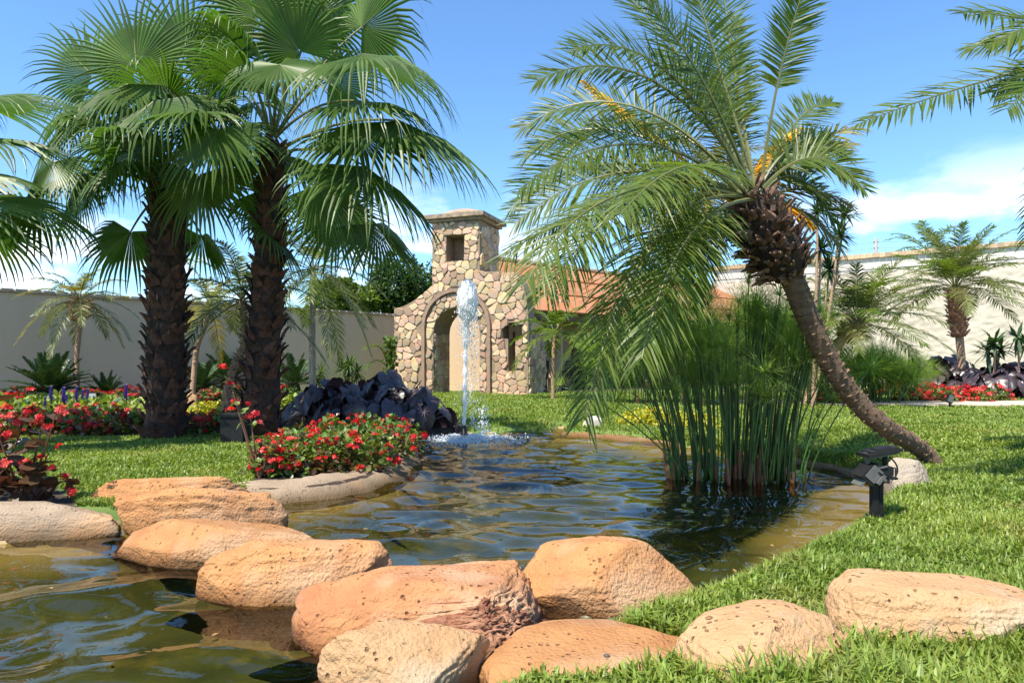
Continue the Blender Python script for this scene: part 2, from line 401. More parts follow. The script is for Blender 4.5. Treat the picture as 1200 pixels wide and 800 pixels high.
outline += [(.62 * (1 - math.cos(t * math.pi / 2 / 7)), 2.55 + 1.5 * math.sin(t * math.pi / 2 / 7)) for t in range(1, 8)]
outline += [(1.62, 4.07), (1.62, 5.72), (3.28, 5.72), (3.28, 3.72)]
outline += [(3.28 + 1.4 * t / 8, 3.0 + .72 * (1 - t / 8) ** 1.7) for t in range(1, 9)] + [(4.68, 0)]
def arch(uc, w, spring, n=12, base=0.0):
    r_ = w / 2
    return [(uc - r_, base)] + [(uc - r_ * math.cos(math.pi * i / n), spring + r_ * math.sin(math.pi * i / n)) for i in range(n + 1)] + [(uc + r_, base)]
DOOR = arch(2.43, 1.62, 2.16, base=.01)
WIN = [(2.15, 4.45), (2.15, 5.28), (2.78, 5.28), (2.78, 4.45)]
CROSS = [(.42, .95), (.66, .95), (.66, 1.95), (.86, 1.95), (.86, 2.36), (.66, 2.36), (.66, 2.45), (.42, 2.45), (.42, 2.36), (.2, 2.36), (.2, 1.95), (.42, 1.95)]
mb = MB(); prism(mb, outline, [DOOR[::-1], WIN, CROSS], TF, .62); mb.build('facade_wall', M_MORTAR, bld)
mb = MB(); prism(mb, [(1.3, 0), (1.3, 3.2), (3.56, 3.2), (3.56, 0)], [DOOR[::-1]], lambda u, z, b: TF(u, z, b + .622), .6); mb.build('entrance_passage', M_MORTAR, bld)
mb = MB(); c_ = TF(2.45, 4.65, 1.15); mb.box(c_, (1.655, 1.05, 2.1), rot=Matrix.Rotation(-R(20), 3, 'Z')); mb.build('tower', M_MORTAR, bld)
mb = MB(); c_ = TF(.175, 1.27, 1.2); mb.box(c_, (.345, 1.15, 2.5), rot=Matrix.Rotation(-R(20), 3, 'Z')); mb.build('side_wall', M_MORTAR, bld)
# cornice and domed cap
rotb = Matrix.Rotation(-R(20), 3, 'Z')
mb = MB()
for w_, z_, h_ in ((1.86, 5.77, .10), (2.08, 5.885, .13)): mb.box(TF(2.45, z_, .83), (w_, w_, h_), rot=rotb)
mb.build('cornice', M_CAP, bld)
mb = MB(); mb.lathe(TF(2.45, 5.95, .83), [(.86, 0), (.84, .08), (.72, .17), (.5, .25), (.25, .30), (.0, .31)], 9); mb.build('cap_dome', M_CAP, bld, True)
# moulded arch band
mb = MB(); a_out = arch(2.43, 2.40, 2.37, 20, .02); a_in = arch(2.43, 2.18, 2.37, 20, .02)
q = [TF(u, z, -.10) for u, z in a_out] + [TF(u, z, -.10) for u, z in a_in] + [TF(u, z, .02) for u, z in a_out] + [TF(u, z, .02) for u, z in a_in]
k_ = len(a_out)
for i in range(k_ - 1):
    mb.f += [(i, i + 1, k_ + i + 1, k_ + i), (2 * k_ + i, 2 * k_ + i + 1, i + 1, i), (k_ + i, k_ + i + 1, 3 * k_ + i + 1, 3 * k_ + i)]; mb.m += [0] * 3
mb.v = [tuple(v) for v in q]; mb.build('arch_moulding', M_TRIM, bld)
NST = [0]
REST = MB()
def lay_stones(cells, T3, parent, seed, proud=.038):
    """each stone a chamfered lump of its own: T3(u, v, h) with h the height above the wall face"""
    r = random.Random(seed)
    for c in cells:
        c = [(u + r.uniform(-.012, .012), v + r.uniform(-.012, .012)) for u, v in c]
        c = [(a[0] + (b[0] - a[0]) * t, a[1] + (b[1] - a[1]) * t) for a, b in zip(c, c[1:] + c[:1]) for t in (.2, .8)]      # corners knocked off
        cu = sum(p[0] for p in c) / len(c); cv = sum(p[1] for p in c) / len(c)
        h = proud * r.uniform(.6, 1.5); g = .985; tl = r.uniform(-.3, .3); tl2 = r.uniform(-.3, .3)
        def ring(s, hh): return [T3(cu + (u - cu) * s, cv + (v - cv) * s, hh * (1 + tl * (u - cu) / .2 + tl2 * (v - cv) / .2) if hh > 0 else hh) for u, v in c]
        n = len(c); q = ring(g, -.01) + ring(g * .97, h * .62) + ring(g * .84, h) + [T3(cu, cv, h * 1.08)]
        org = T3(cu, cv, 0)
        f = []
        for a in (0, n): f += [(a + i, a + (i + 1) % n, a + n + (i + 1) % n, a + n + i) for i in range(n)]
        f += [(2 * n + i, 2 * n + (i + 1) % n, 3 * n) for i in range(n)]
        NST[0] += 1
        if NST[0] > 295: REST.add(q, f); continue
        m_ = MB(); m_.add(q, f); me = m_.mesh('stone', M_STONE, org)
        o = link('stone', me, parent); o.location = org - parent.location
BAND = (arch(2.43, 2.44, 2.37, 20, 0.0), arch(2.43, 2.14, 2.37, 20, 0.0))
def reg_front(u, z):
    if not pip(outline, u, z) or z < .03 or u < .015: return False
    if pip(DOOR, u, z) or pip(WIN, u, z) or pip(CROSS, u, z): return False
    return not (pip(BAND[0], u, z) and not pip(BAND[1], u, z))
lay_stones(voronoi(reg_front, (0, 0, 4.68, 5.72), .222, 4), lambda u, z, h: TF(u, z, -h), bld, 1)
lay_stones(voronoi(lambda b, z: .01 < b < 1.76 and .03 < z < 2.5, (0, 0, 1.8, 2.5), .24, 5), lambda b, z, h: TF(-h, z, b), bld, 2)
lay_stones(voronoi(lambda b, z: .01 < b < 1.64 and 4.1 < z < 5.7, (0, 4.1, 1.7, 5.7), .25, 6), lambda b, z, h: TF(1.62 - h, z, b), bld, 3)
lay_stones(voronoi(lambda b, z: .02 < b < 1.18 and .03 < z < 2.16, (0, 0, 1.2, 2.2), .23, 7), lambda b, z, h: TF(3.24 - h, z, b), bld, 4, .03)
if REST.v: tag(REST.build('stone_courses', M_STONE_I, bld), kind='stuff')
# ------------------------------------------------------------------ hall with a terracotta roof behind the facade
M_ROOF = mat('terracotta_roof', (.38, .155, .06), (.31, .115, .045), rough=.9, scale=1.5, bump=.3, bscale=30, objrand=.10, c3=(.36, .16, .1), c3scale=2.5)
hall = empty('garden_hall', (3.5, 26, .15), 'long hall under a sloping terracotta roof behind the stone facade', 'building')
E0, E1 = Vector((.7, 21.95, 2.87)), Vector((14.2, 33.4, 2.87)); R0, R1 = Vector((-.9, 26, 5.16)), Vector((12.2, 37.3, 5.16))
NP = 9
RN = (E1 - E0).cross(R0 - E0).normalized(); RN = RN if RN.z > 0 else -RN
for i in range(NP):
    for j in range(3):
        def rp_(s, t): return (E0.lerp(E1, s)).lerp(R0.lerp(R1, s), t)
        s0, s1, t0, t1 = i / NP + .001, (i + 1) / NP - .001, j / 3, (j + 1) / 3 + .02
        q = [rp_(s0, t0) + RN * .05, rp_(s1, t0) + RN * .05, rp_(s1, t1), rp_(s0, t1)]
        m_ = MB(); m_.add(q + [p - RN * .045 for p in q], [(0, 1, 2, 3), (7, 6, 5, 4), (0, 4, 5, 1), (1, 5, 6, 2), (2, 6, 7, 3), (3, 7, 4, 0)]); m_.build('roof_panel', M_ROOF, hall)
mb = MB(); mb.tube([R0 + RN * .03, R1 + RN * .03], .11, 8); mb.build('ridge_cap', M_TRIM, hall)
AD = (E1 - E0).normalized(); ID = Vector((-AD.y, AD.x, 0))
mb = MB(); mb.box((E0 + E1) / 2 - Vector((0, 0, .14)) + ID * .3, ((E1 - E0).length - .1, .16, .2), rot=Matrix.Rotation(math.atan2(AD.y, AD.x), 3, 'Z')); mb.build('eave_beam', M_WOOD, hall)
mb = MB(); a, b = E0 + ID * 2.2, E1 + ID * 2.2
q = [Vector((a.x, a.y, 0)), Vector((b.x, b.y, 0)), Vector((b.x, b.y, 4.0)), Vector((a.x, a.y, 4.0))]
mb.add(q + [p + ID * .25 for p in q], [(0, 1, 2, 3), (7, 6, 5, 4), (3, 2, 6, 7), (1, 5, 6, 2), (0, 3, 7, 4)]); mb.build('wall', mat('pink_stucco', (.58, .38, .26), (.52, .34, .24), rough=.9, scale=.7, bump=.2, bscale=80), hall)
for i in range(7):
    p = E0.lerp(E1, .03 + i * .155) + ID * .3
    mb = MB(); mb.box((p.x, p.y, 1.40), (.24, .24, 2.62)); mb.box((p.x, p.y, .2), (.36, .36, .25)); mb.build('post', M_WOOD, hall)
for i in range(6):
    p = E0.lerp(E1, .1 + i * .155) + ID * 2.12
    f = MB(); rt = Matrix.Rotation(math.atan2(AD.y, AD.x), 3, 'Z'); f.box((p.x, p.y, 1.2), (1.15, .1, 2.1), rot=rt)
    d_ = f.build('door', M_WOOD, hall); g_ = MB(); g_.box((p.x - ID.x * .07, p.y - ID.y * .07, 1.45), (.8, .03, 1.2), rot=rt); g_.build('pane', mat('dark_glass', (.05, .06, .07), rough=.08), d_, world=False).location = -hall.location
# porch floor and the pale back wall seen through the arch
mb = MB(); a, b = E0 + ID * .1 - AD * .3, E1 + ID * .1
q = [Vector((a.x, a.y, .24)), Vector((b.x, b.y, .24)), Vector((b.x, b.y, .24)) + ID * 2.1, Vector((a.x, a.y, .24)) + ID * 2.1]
mb.add(q + [p - Vector((0, 0, .3)) for p in q], [(0, 1, 2, 3), (0, 4, 5, 1), (3, 0, 4, 7), (1, 5, 6, 2)]); tag(mb.build('porch_floor', M_TRIM, hall))
mb = MB(); prism(mb, [(-.2, 0), (-.2, 3.4), (5.4, 3.4), (5.4, 0)], [], lambda u, z, b: TF(u, z, b + 3.0), .2); mb.build('inner_wall', M_STUCCO, bld)
mb = MB(); prism(mb, [(1.5, 0), (1.5, 2.3), (2.1, 2.3), (2.1, 0)], [], lambda u, z, b: TF(u, z, b + 2.9), .08); mb.build('inner_door', M_WOOD, bld)
# dark slatted chairs on the porch
M_DARK = mat('dark_wood', (.035, .028, .022), (.02, .016, .013), rough=.55, scale=9)
def chair(p, rz, label):
    t = empty('porch_chair', p, label, 'chair', 'slatted chairs along the porch')
    def pt(nm, boxes):
        m_ = MB()
        for c, s_ in boxes: m_.box(c, s_)
        return m_.build(nm, M_DARK, t, world=False)
    pt('seat', [((0, 0, .42), (.55, .5, .06))])
    for sx in (-1, 1):
        for sy in (-1, 1): pt('leg', [((sx * .25, sy * .22, .2), (.055, .055, .4))])
        pt('armrest', [((sx * .27, 0, .66), (.07, .52, .04)), ((sx * .27, -.2, .54), (.05, .05, .21))])
    for k in range(5): pt('back_slat', [((-.2 + k * .1, .25, .72), (.055, .03, .54))])
    pt('top_rail', [((0, .25, 1.01), (.56, .05, .07))])
    t.rotation_euler = (0, 0, rz); return t
for i in range(5):
    p = E0.lerp(E1, .045 + i * .052) + ID * (.75 + .12 * (i % 2)); p.z = .242
    chair(p, R(40) + (.12 if i % 2 else -.1), f'dark slatted wooden chair on the hall porch, {ORD[i]} from the stone facade')
# ------------------------------------------------------------------ perimeter walls
def wall_between(a, b, h, th, m, parent, name='wall_face', z0=-.2):
    d = (b - a).normalized(); nrm = Vector((-d.y, d.x, 0)) * th
    q = [Vector((a.x, a.y, z0)), Vector((b.x, b.y, z0)), Vector((b.x, b.y, h)), Vector((a.x, a.y, h))]
    m_ = MB(); m_.add(q + [p + nrm for p in q], [(0, 1, 2, 3), (7, 6, 5, 4), (3, 2, 6, 7), (1, 5, 6, 2), (0, 3, 7, 4)]); return m_.build(name, m, parent)
LA, LB = Vector((-17.5, 11.0, 0)), Vector((-3.9, 26.0, 0)); LH = 2.93
lw = empty('garden_wall', (LA + LB) / 2, 'smooth beige garden wall with a tiled coping behind the cycads', 'wall')
wall_between(LA, LB, LH, .25, M_STUCCO, lw)
d = (LB - LA).normalized(); L_ = (LB - LA).length; M_TILE = mat('coping_tile', (.4, .33, .24), (.3, .25, .18), rough=.85, scale=8, objrand=.2, bump=.3)
rt = Matrix.Rotation(math.atan2(d.y, d.x), 3, 'Z'); tile_me = None
k_ = int(L_ / .29)
for i in range(k_):
    p = LA + d * (.145 + i * .29) + Vector((-d.y, d.x, 0)) * .12
    if tile_me is None:
        m_ = MB(); m_.box((0, 0, 0), (.275, .36, .05), rot=rt); m_.box((0, 0, .045), (.24, .3, .04), rot=rt); tile_me = m_.mesh('coping_tile', M_TILE)
    o = link('coping_tile', tile_me, lw); o.location = Vector((p.x, p.y, LH + .027)) - lw.location; o.rotation_euler = (0, 0, rnd.uniform(-.02, .02))
# right: rough white rendered wall
RA, RB = Vector((10.6, 36.0, 0)), Vector((25.5, 25.2, 0)); RH = 5.55
rw = empty('boundary_wall', (RA + RB) / 2, 'tall white rough plastered wall with a brick coping behind the small palms', 'wall')
M_ROUGH = mat('rough_white_plaster', (.56, .49, .40), (.47, .41, .33), rough=.95, scale=.8, bump=.5, bscale=30)
d = (RB - RA).normalized(); L_ = (RB - RA).length; nrm = Vector((d.y, -d.x, 0))
nu_, nv_ = 250, 75; vs = []
for j in range(nv_ + 1):
    for i in range(nu_ + 1):
        s_, z_ = L_ * i / nu_, -.2 + (RH + .05) * j / nv_
        q3 = Vector((s_ * 2.6, z_ * 5.5, 1.7)); hgt = .03 * (1 - abs(noise.noise(q3)) * 2) + .03 * (1 - abs(noise.noise(q3 * 2.3)) * 2)
        p = RA + d * s_ + nrm * max(0, hgt); vs.append((p.x, p.y, z_))
mb = MB(); mb.add(vs, [(j * (nu_ + 1) + i, j * (nu_ + 1) + i + 1, (j + 1) * (nu_ + 1) + i + 1, (j + 1) * (nu_ + 1) + i) for j in range(nv_) for i in range(nu_)]); mb.build('plaster_face', M_ROUGH, rw, True)
M_PALE = mat('pale_render', (.62, .58, .53), (.56, .52, .47), rough=.9, scale=1)
wall_between(RA - nrm * .05, RB - nrm * .05, RH, .3, M_PALE, rw, 'core')
wall_between(RA - nrm * .02, RB - nrm * .02, RH + .5, .26, M_PALE, rw, 'upper_band', RH)
M_BRICK = mat('coping_brick', (.5, .36, .22), (.42, .29, .18), rough=.85, scale=8, objrand=.25, bump=.3)
brick_me = None; rt = Matrix.Rotation(math.atan2(d.y, d.x), 3, 'Z'); k_ = int(L_ / .26)
for i in range(k_):
    if brick_me is None: m_ = MB(); m_.box((0, 0, 0), (.25, .46, .2), rot=rt); brick_me = m_.mesh('brick', M_BRICK)
    p = RA + d * (.13 + i * .26) - nrm * .13; o = link('brick', brick_me, rw); o.location = Vector((p.x, p.y, RH + .602 + rnd.uniform(-.008, .008))) - rw.location
mb = MB(); p = RA + d * (L_ * .905) + nrm * .1; mb.box((p.x, p.y, 2.1), (.75, .75, 4.4), rot=rt); mb.box((p.x, p.y, 4.38), (.95, .95, .16), rot=rt)
mb.build("pillar", mat('white_paint', (.75, .71, .64), (.68, .64, .57), rough=.8, scale=2), rw)
# utility pole, mast and wires beyond the wall
M_POLE = mat('grey_pole', (.3, .28, .26), (.22, .21, .2), rough=.7, scale=5)
def pole(name, px, top, Y, r_, label, cat, arms):
    q = P(px, top, Y); t = empty(name, (q.x, q.y, 0), label, cat)
    m_ = MB(); m_.tube([(0, 0, -.2), (0, 0, q.z)], [r_ * 1.3, r_ * .8], 8); m_.build('pole', M_POLE, t, True, world=False)
    for z_, w_ in arms: m_ = MB(); m_.box((0, 0, q.z - z_), (w_, .12, .12)); m_.build('crossarm', M_POLE, t, world=False)
    return q
qa = pole('utility_pole', 1026.5, 279, 62, .17, 'grey utility pole rising above the brick coping of the white wall', 'pole', ((.35, .5), (.9, .42)))
pole('antenna_mast', 992, 290, 55, .06, 'thin pale mast just above the white wall left of the utility pole', 'mast', ())
pole('lightning_rod', 1118, 251, 40, .035, 'thin bare rod sticking up behind the tall brown palm', 'mast', ())
for yy, lab in ((284, 'upper overhead wire running right from the utility pole'), (291, 'lower overhead wire running right from the utility pole')):
    a = P(1026.5, yy, 62); b = P(1330, yy - 27, 50); c0 = P(830, yy + 14, 70)
    mb = MB(); mid = (a + b) / 2 - Vector((0, 0, .5)); mb.tube(bez(c0, (a + c0) / 2 - Vector((0, 0, .4)), a, 6)[:-1] + bez(a, mid, b, 8), .017, 4)
    tag(mb.build('power_line', M_POLE), lab, 'power line')
# ------------------------------------------------------------------ boulders
def ico(sub):
    bm = bmesh.new(); bmesh.ops.create_icosphere(bm, subdivisions=sub, radius=1)
    v = [x.co.copy() for x in bm.verts]; f = [[y.index for y in x.verts] for x in bm.faces]; bm.free(); return v, f
ICO6 = ico(6); ICO5 = ico(5); ICO3 = ico(3); ICO2 = ico(2); ICO1 = ico(1)
def rock_shape(verts, seed, square=.6, flat=.0, rough=.05, rugged=None, lump=.16, cut=None):
    """unit boulder: softened box, big lumps, small relief; 'rugged' = (direction, amount) breaks one side into crags"""
    o = Vector((seed * 3.7, seed * 1.3, seed * 7.1)); out = []; rp = random.Random(int(seed * 13) + 5)
    planes = [(Vector((rp.gauss(0, 1), rp.gauss(0, 1), rp.gauss(0, .8))).normalized(), rp.uniform(.69, .95)) for _ in range(15)]
    for v in verts:
        p = Vector([math.copysign(abs(c) ** square, c) for c in v])
        if flat: p.z *= (1 - flat * max(0, p.z) ** 2 * .5)
        nl = noise.noise(v * .9 + o) * lump + noise.noise(v * 2.1 + o) * lump * .55
        ns = noise.fractal(v * 5 + o, .9, 2.1, 4) * rough * .5
        if rugged:
            w = max(0, min(1, (v.dot(rugged[0]) - .25) * 2.2))
            if w > 0: nl += w * (noise.turbulence(v * 2.6 + o, 5, False) - .55) * -rugged[1] * .45; ns += w * (abs(noise.fractal(v * 11 + o, .7, 2.2, 4)) - .25) * -rugged[1] * .32
        p = p * (1 + nl)
        for pn, pd in planes:                                  # worn flat faces
            s_ = p.dot(pn) - pd
            if s_ > 0: p = p - pn * s_ * .82
        p = p * (1 + ns + .012 * noise.noise(Vector((v.x * 2, v.y * 2, v.z * 13)) + o))
        if cut is not None and p.z < cut: k = 1 - .55 * min(1, (cut - p.z) / .35); p.x *= k; p.y *= k
        out.append(p)
    return out
def stone_mat(name, a, b, c, pits=.6, lim=(.5, .66), sc=2.2):
    m = mat(name, a, b, rough=.82, scale=sc * 1.6, detail=8, objrand=.09, bump=.85, bscale=60, c3=c, c3scale=sc, c3lim=lim, pits=pits, dist=.02, spec=.3)
    n, l = m.node_tree.nodes, m.node_tree.links; bs = n['Principled BSDF']; src = bs.inputs['Base Color'].links[0].from_socket
    ge = n.new('ShaderNodeNewGeometry'); se = n.new('ShaderNodeSeparateXYZ'); l.new(ge.outputs['Position'], se.inputs[0])
    mr = n.new('ShaderNodeMapRange'); mr.inputs['From Min'].default_value = .015; mr.inputs['From Max'].default_value = .11   # the wet, algae-stained foot
    l.new(se.outputs['Z'], mr.inputs['Value']); mxn = n.new('ShaderNodeMix'); mxn.data_type = 'RGBA'
    wet = n.new('ShaderNodeMix'); wet.data_type = 'RGBA'; wet.blend_type = 'MULTIPLY'; wet.inputs['Factor'].default_value = 1; wet.inputs['B'].default_value = (.42, .36, .26, 1)
    l.new(src, wet.inputs['A']); l.new(wet.outputs['Result'], mxn.inputs['A']); l.new(src, mxn.inputs['B']); l.new(mr.outputs[0], mxn.inputs['Factor'])
    l.new(mxn.outputs['Result'], bs.inputs['Base Color']); return m
M_R1 = stone_mat('orange_sandstone', (.44, .218, .085), (.31, .128, .046), (.50, .335, .2), .5, (.46, .74))
M_R2 = stone_mat('red_pitted_sandstone', (.39, .185, .078), (.27, .098, .04), (.43, .275, .165), .9, (.46, .62))
M_R3 = stone_mat('tan_sandstone', (.42, .26, .135), (.36, .20, .09), (.42, .33, .22), .7)
M_R4 = stone_mat('grey_stone', (.30, .26, .21), (.37, .29, .215), (.2, .16, .13), .6)
M_KERB = stone_mat('grey_kerb_stone', (.33, .25, .175), (.23, .17, .115), (.37, .23, .13), .3, (.55, .7))
def rock(label, box, z0, ratio, seed, m, yaw=0, sub=ICO6, sink=.0, cmin=.04, name='boulder', group=None, m2=None, **kw):
    """a boulder whose silhouette from the photograph's side spans box=(left, right, top, bottom)"""
    xl, xr, yt, yb = box; base = ICO3[0]; U = rock_shape(base, seed, **kw); cs, sn = math.cos(yaw), math.sin(yaw)
    q = G((xl + xr) / 2, yb, z0); Yc = q.y * 1.12; a = (xr - xl) / FP * Yc / 2; c = a * .45; Xc = q.x
    for it in range(60):
        pts = []
        for u_ in U:
            x, y, z = u_.x * a, u_.y * a * ratio, u_.z * c + c * sink
            if z < -.02: continue
            X, Y, Z = Xc + x * cs - y * sn, Yc + x * sn + y * cs, z0 + max(z, 0)
            pts.append((600 + X / Y * FP, HZ - (Z - EYE) / Y * FP))
        l_, r_ = min(p[0] for p in pts), max(p[0] for p in pts); t_, b_ = min(p[1] for p in pts), max(p[1] for p in pts)
        a *= 1 + .6 * ((xr - xl) / (r_ - l_) - 1); Xc += ((xl + xr) / 2 - (l_ + r_) / 2) / FP * Yc * .7
        Yc += max(-.3, min(.3, (b_ - yb) * Yc * Yc / FP / (EYE - z0) * .6)); c = max(cmin, c + (t_ - yt) / FP * Yc * .5)
    mb = MB(); V = rock_shape(sub[0], seed, **kw)
    mb.add([(u_.x * a * cs - u_.y * a * ratio * sn, u_.x * a * sn + u_.y * a * ratio * cs, u_.z * c) for u_ in V], sub[1])
    if m2:                                                # the broken side shows its darker red core
        rd = kw['rugged'][0]
        for fi, f in enumerate(sub[1]):
            v = sum((sub[0][i] for i in f), Vector()) / 3
            if v.normalized().dot(rd) + .35 * noise.noise(v * 3.1) + .2 * noise.noise(v * 9) > .60: mb.m[fi] = 1
    o = link(name, mb.mesh(name, [m, m2] if m2 else m, smooth=True)); o.location = (Xc, Yc, z0 + c * sink)
    ROCKS.append((Xc, Yc, a, a * ratio, yaw)); return tag(o, label, 'rock', group)
ROCKS = []
M_RED2 = stone_mat('dark_red_broken_stone', (.26, .095, .045), (.15, .05, .028), (.33, .17, .10), .9, (.5, .64), 4)
rock('orange layered boulder farthest back in the stepping row, against the kerb stones', (133, 337, 573, 629), 0, .42, 1, M_R1, yaw=.12, square=.75, flat=.3, rough=.09, cut=-.02)
rock('long low orange boulder with pale lichen spots, second in the stepping row', (137, 380, 608, 668), 0, .46, 2, M_R1, yaw=-.03, square=.78, flat=.3, cut=-.02)
rock('wedge shaped orange boulder at the waterline just left of the big craggy one', (230, 467, 632, 712), 0, .52, 3, M_R1, yaw=.22, square=.7, flat=.3, lump=.2, cut=-.02)
rock('largest boulder, flat topped with a dark red craggy broken front', (340, 643, 657, 788), -.02, .52, 14, M_R2, yaw=.0, square=.5, flat=.2, rough=.07, cut=-.05, rugged=(Vector((.55, -.82, -.12)).normalized(), .75), m2=M_RED2, lump=.13)
rock('smooth rounded orange boulder right of the craggy one, overlooking the pond', (597, 827, 630, 731), .0, .62, 5, M_R1, yaw=-.2, square=.78, flat=.1, rough=.03)
rock('small tan boulder in front of the craggy one at the bottom edge', (374, 574, 727, 836), .02, .7, 16, M_R3, yaw=.2, square=.8, rough=.06, lump=.22)
rock('broad flat orange slab with two pebbles on top, bottom middle', (566, 822, 726, 842), .03, .75, 7, M_R1, yaw=.1, square=.72, flat=.4, rough=.03)
rock('pale tan boulder leaning against the large one in the grass, bottom right', (780, 1004, 702, 838), .06, .7, 8, M_R3, yaw=.35, square=.75, rough=.05)
rock('large cream boulder with dark pits standing in the grass at the right edge', (976, 1244, 666, 776), .10, .6, 9, M_R3, yaw=-.12, square=.58, flat=.2, rough=.05)
rock('grey and white rock propping the foot of the leaning palm', (1036, 1092, 537, 579), .08, .8, 10, M_R4, sub=ICO5, square=.6, rough=.08)
rock('small white rock on the far lawn edge', (682, 707, 487, 499), .13, .8, 11, mat('white_stone', (.6, .55, .48), (.45, .4, .34), bump=.4, bscale=20), sub=ICO3, square=.7)
rock('flat brown rock among the red flowers on the island', (335, 425, 477, 502), .12, .8, 12, stone_mat('brown_stone', (.2, .12, .08), (.14, .08, .055), (.25, .17, .12)), sub=ICO5, square=.7, flat=.4)
rock('round brown boulder in the flower bed between the two shaggy palms', (216, 236, 461, 480), .2, .8, 13, M_R3, sub=ICO3)
# kerb stones round the planted bank
kg = 'kerb stones edging the planted bank'
rock('long grey kerb stone at the left edge under the red flowering plant', (-170, 142, 588, 634), 0, .22, 21, M_KERB, yaw=.03, square=.5, flat=.3, rough=.05, group=None, name='kerb_stone', lump=.08)
rock('brown shaded kerb stone behind the farthest orange boulder', (106, 292, 558, 604), .0, .22, 22, M_R1, yaw=.22, square=.55, flat=.3, group=None, name='kerb_stone', lump=.1)
def kerb(pts, prof, label, m, seed, name='kerb'):
    """cast edging swept along the bank: prof lists (inland distance, height)"""
    path = polyline(pts, 8); mb = MB(); n = len(prof); org = sum(path, Vector()) / len(path); org.z = 0
    for i, p in enumerate(path):
        t = (path[min(i + 1, len(path) - 1)] - path[max(i - 1, 0)]); t.z = 0; t.normalize(); nn = Vector((-t.y, t.x, 0)); endk = min(1, min(i, len(path) - 1 - i) / 3)
        for d_, z_ in prof:
            q = p + nn * d_ * (.6 + .4 * endk) + UP * (z_ * (.55 + .45 * endk) if z_ > 0 else z_); k = noise.fractal(q * 4 + Vector((seed, 0, 0)), .9, 2, 4); q += nn * k * .022 + UP * k * (.02 if z_ > 0 else 0); mb.v.append(tuple(q))
    for i in range(len(path) - 1):
        for j in range(n - 1): mb.f.append((i * n + j, (i + 1) * n + j, (i + 1) * n + j + 1, i * n + j + 1)); mb.m.append(0)
    for e_ in (0, (len(path) - 1) * n): mb.f.append(tuple(e_ + j for j in range(n))); mb.m.append(0)
    o = link(name, mb.mesh(name, m, org, True)); o.location = org; return tag(o, label, 'kerb')
KP = [(-.16, -.32), (-.10, -.10), (-.05, .0), (.01, .045), (.08, .08), (.18, .105), (.27, .13), (.34, .14), (.38, .12), (.40, .02)]
kerb([G(x, y) for x, y in ((276, 593), (300, 590), (340, 588), (400, 580), (450, 567), (478, 552), (488, 538), (484, 526), (492, 517))], KP, 'pale curved kerb sloping to the water below the red flower island', M_KERB, 5)
KR = [(-.10, -.2), (-.06, -.03), (-.02, .025), (.06, .04), (.11, .05), (.15, .03)]
kerb([G(x, y) for x, y in ((657, 508.5), (700, 511.5), (760, 517.5), (800, 522.5))], KR, 'thin pale cement rim on the far bank in front of the white rock', M_R3, 6, 'pond_rim')
kerb([G(x, y) for x, y in ((930, 540.5), (965, 547.5), (1000, 555), (1036, 568))], [(d_ * 1.7, z_ * 1.5) for d_, z_ in KR], 'tan stone rim on the bank between the papyrus and the grey rock', M_R3, 7, 'pond_rim')
# pebbles: two on the slab, several in the gap
def pebble(p, r_, label, group, seed, m):
    mb = MB(); V = rock_shape(ICO2[0], seed, square=.8); mb.add([(v.x * r_, v.y * r_ * .8, v.z * r_ * .6) for v in V], ICO2[1])
    o = link('pebble', mb.mesh('pebble', m, smooth=True)); o.location = p; tag(o, label, 'pebble', group)
def hit(px, py):
    """first surface of the rocks built so far on this sight line"""
    dg = bpy.context.evaluated_depsgraph_get(); bpy.context.view_layer.update()
    d_ = (P(px, py, 1) - Vector((0, 0, EYE))).normalized(); ok, loc, *_ = S.ray_cast(dg, Vector((0, 0, EYE)), d_); return loc
for i, (x, y, r_, lab) in enumerate(((711, 769, .012, 'small dark pebble near the left end of the flat orange slab'), (768, 776, .03, 'flat tan pebble lying on the flat orange slab'))):
    p = hit(x, y); pebble(p + Vector((0, 0, r_ * .3)), r_, lab, None, 50 + i, M_R3 if i else mat('dark_pebble', (.05, .045, .04), (.1, .08, .07)))
for i in range(26):
    x = rnd.uniform(572, 720); y = 772 - (x - 572) * .32 + rnd.uniform(-14, 12); q = G(x, y, .0)
    pebble(Vector((q.x, q.y, .0 + rnd.uniform(-.01, .03))), rnd.uniform(.015, .04), 'mossy pebble in the wet gap between craggy boulder and slab', 'mossy pebbles in the wet gap', 60 + i, M_MOSS if i else (M_MOSS := mat('mossy_pebble', (.13, .10, .06), (.06, .07, .03), objrand=.5, rough=.5)))
# ------------------------------------------------------------------ fountain
fo = empty('fountain', FOUNT, 'tall white foaming fountain jet rising from a black nozzle in the pond', 'fountain')
m = bpy.data.materials.new('foaming_water'); m.use_nodes = True; n, l = m.node_tree.nodes, m.node_tree.links; b = n['Principled BSDF']
b.inputs['Base Color'].default_value = (.9, .93, .95, 1); b.inputs['Roughness'].default_value = .25; b.inputs['Transmission Weight'].default_value = .0; b.inputs['Subsurface Weight'].default_value = .0
tl_ = n.new('ShaderNodeBsdfTranslucent'); tl_.inputs['Color'].default_value = (.92, .95, .97, 1); mf = n.new('ShaderNodeMixShader'); mf.inputs['Fac'].default_value = .45
l.new(b.outputs[0], mf.inputs[1]); l.new(tl_.outputs[0], mf.inputs[2]); l.new(mf.outputs[0], n['Material Output'].inputs['Surface'])
M_FOAM = m
mb = MB(); mb.lathe((0, 0, -.3), [(.05, 0), (.05, .42), (.035, .43), (.035, .53), (.02, .54), (.02, .55), (0, .55)], 12); mb.build('nozzle', mat('black_plastic', (.012, .012, .013), (.02, .02, .02), rough=.4), fo, True, world=False)
pts, rad = [], []
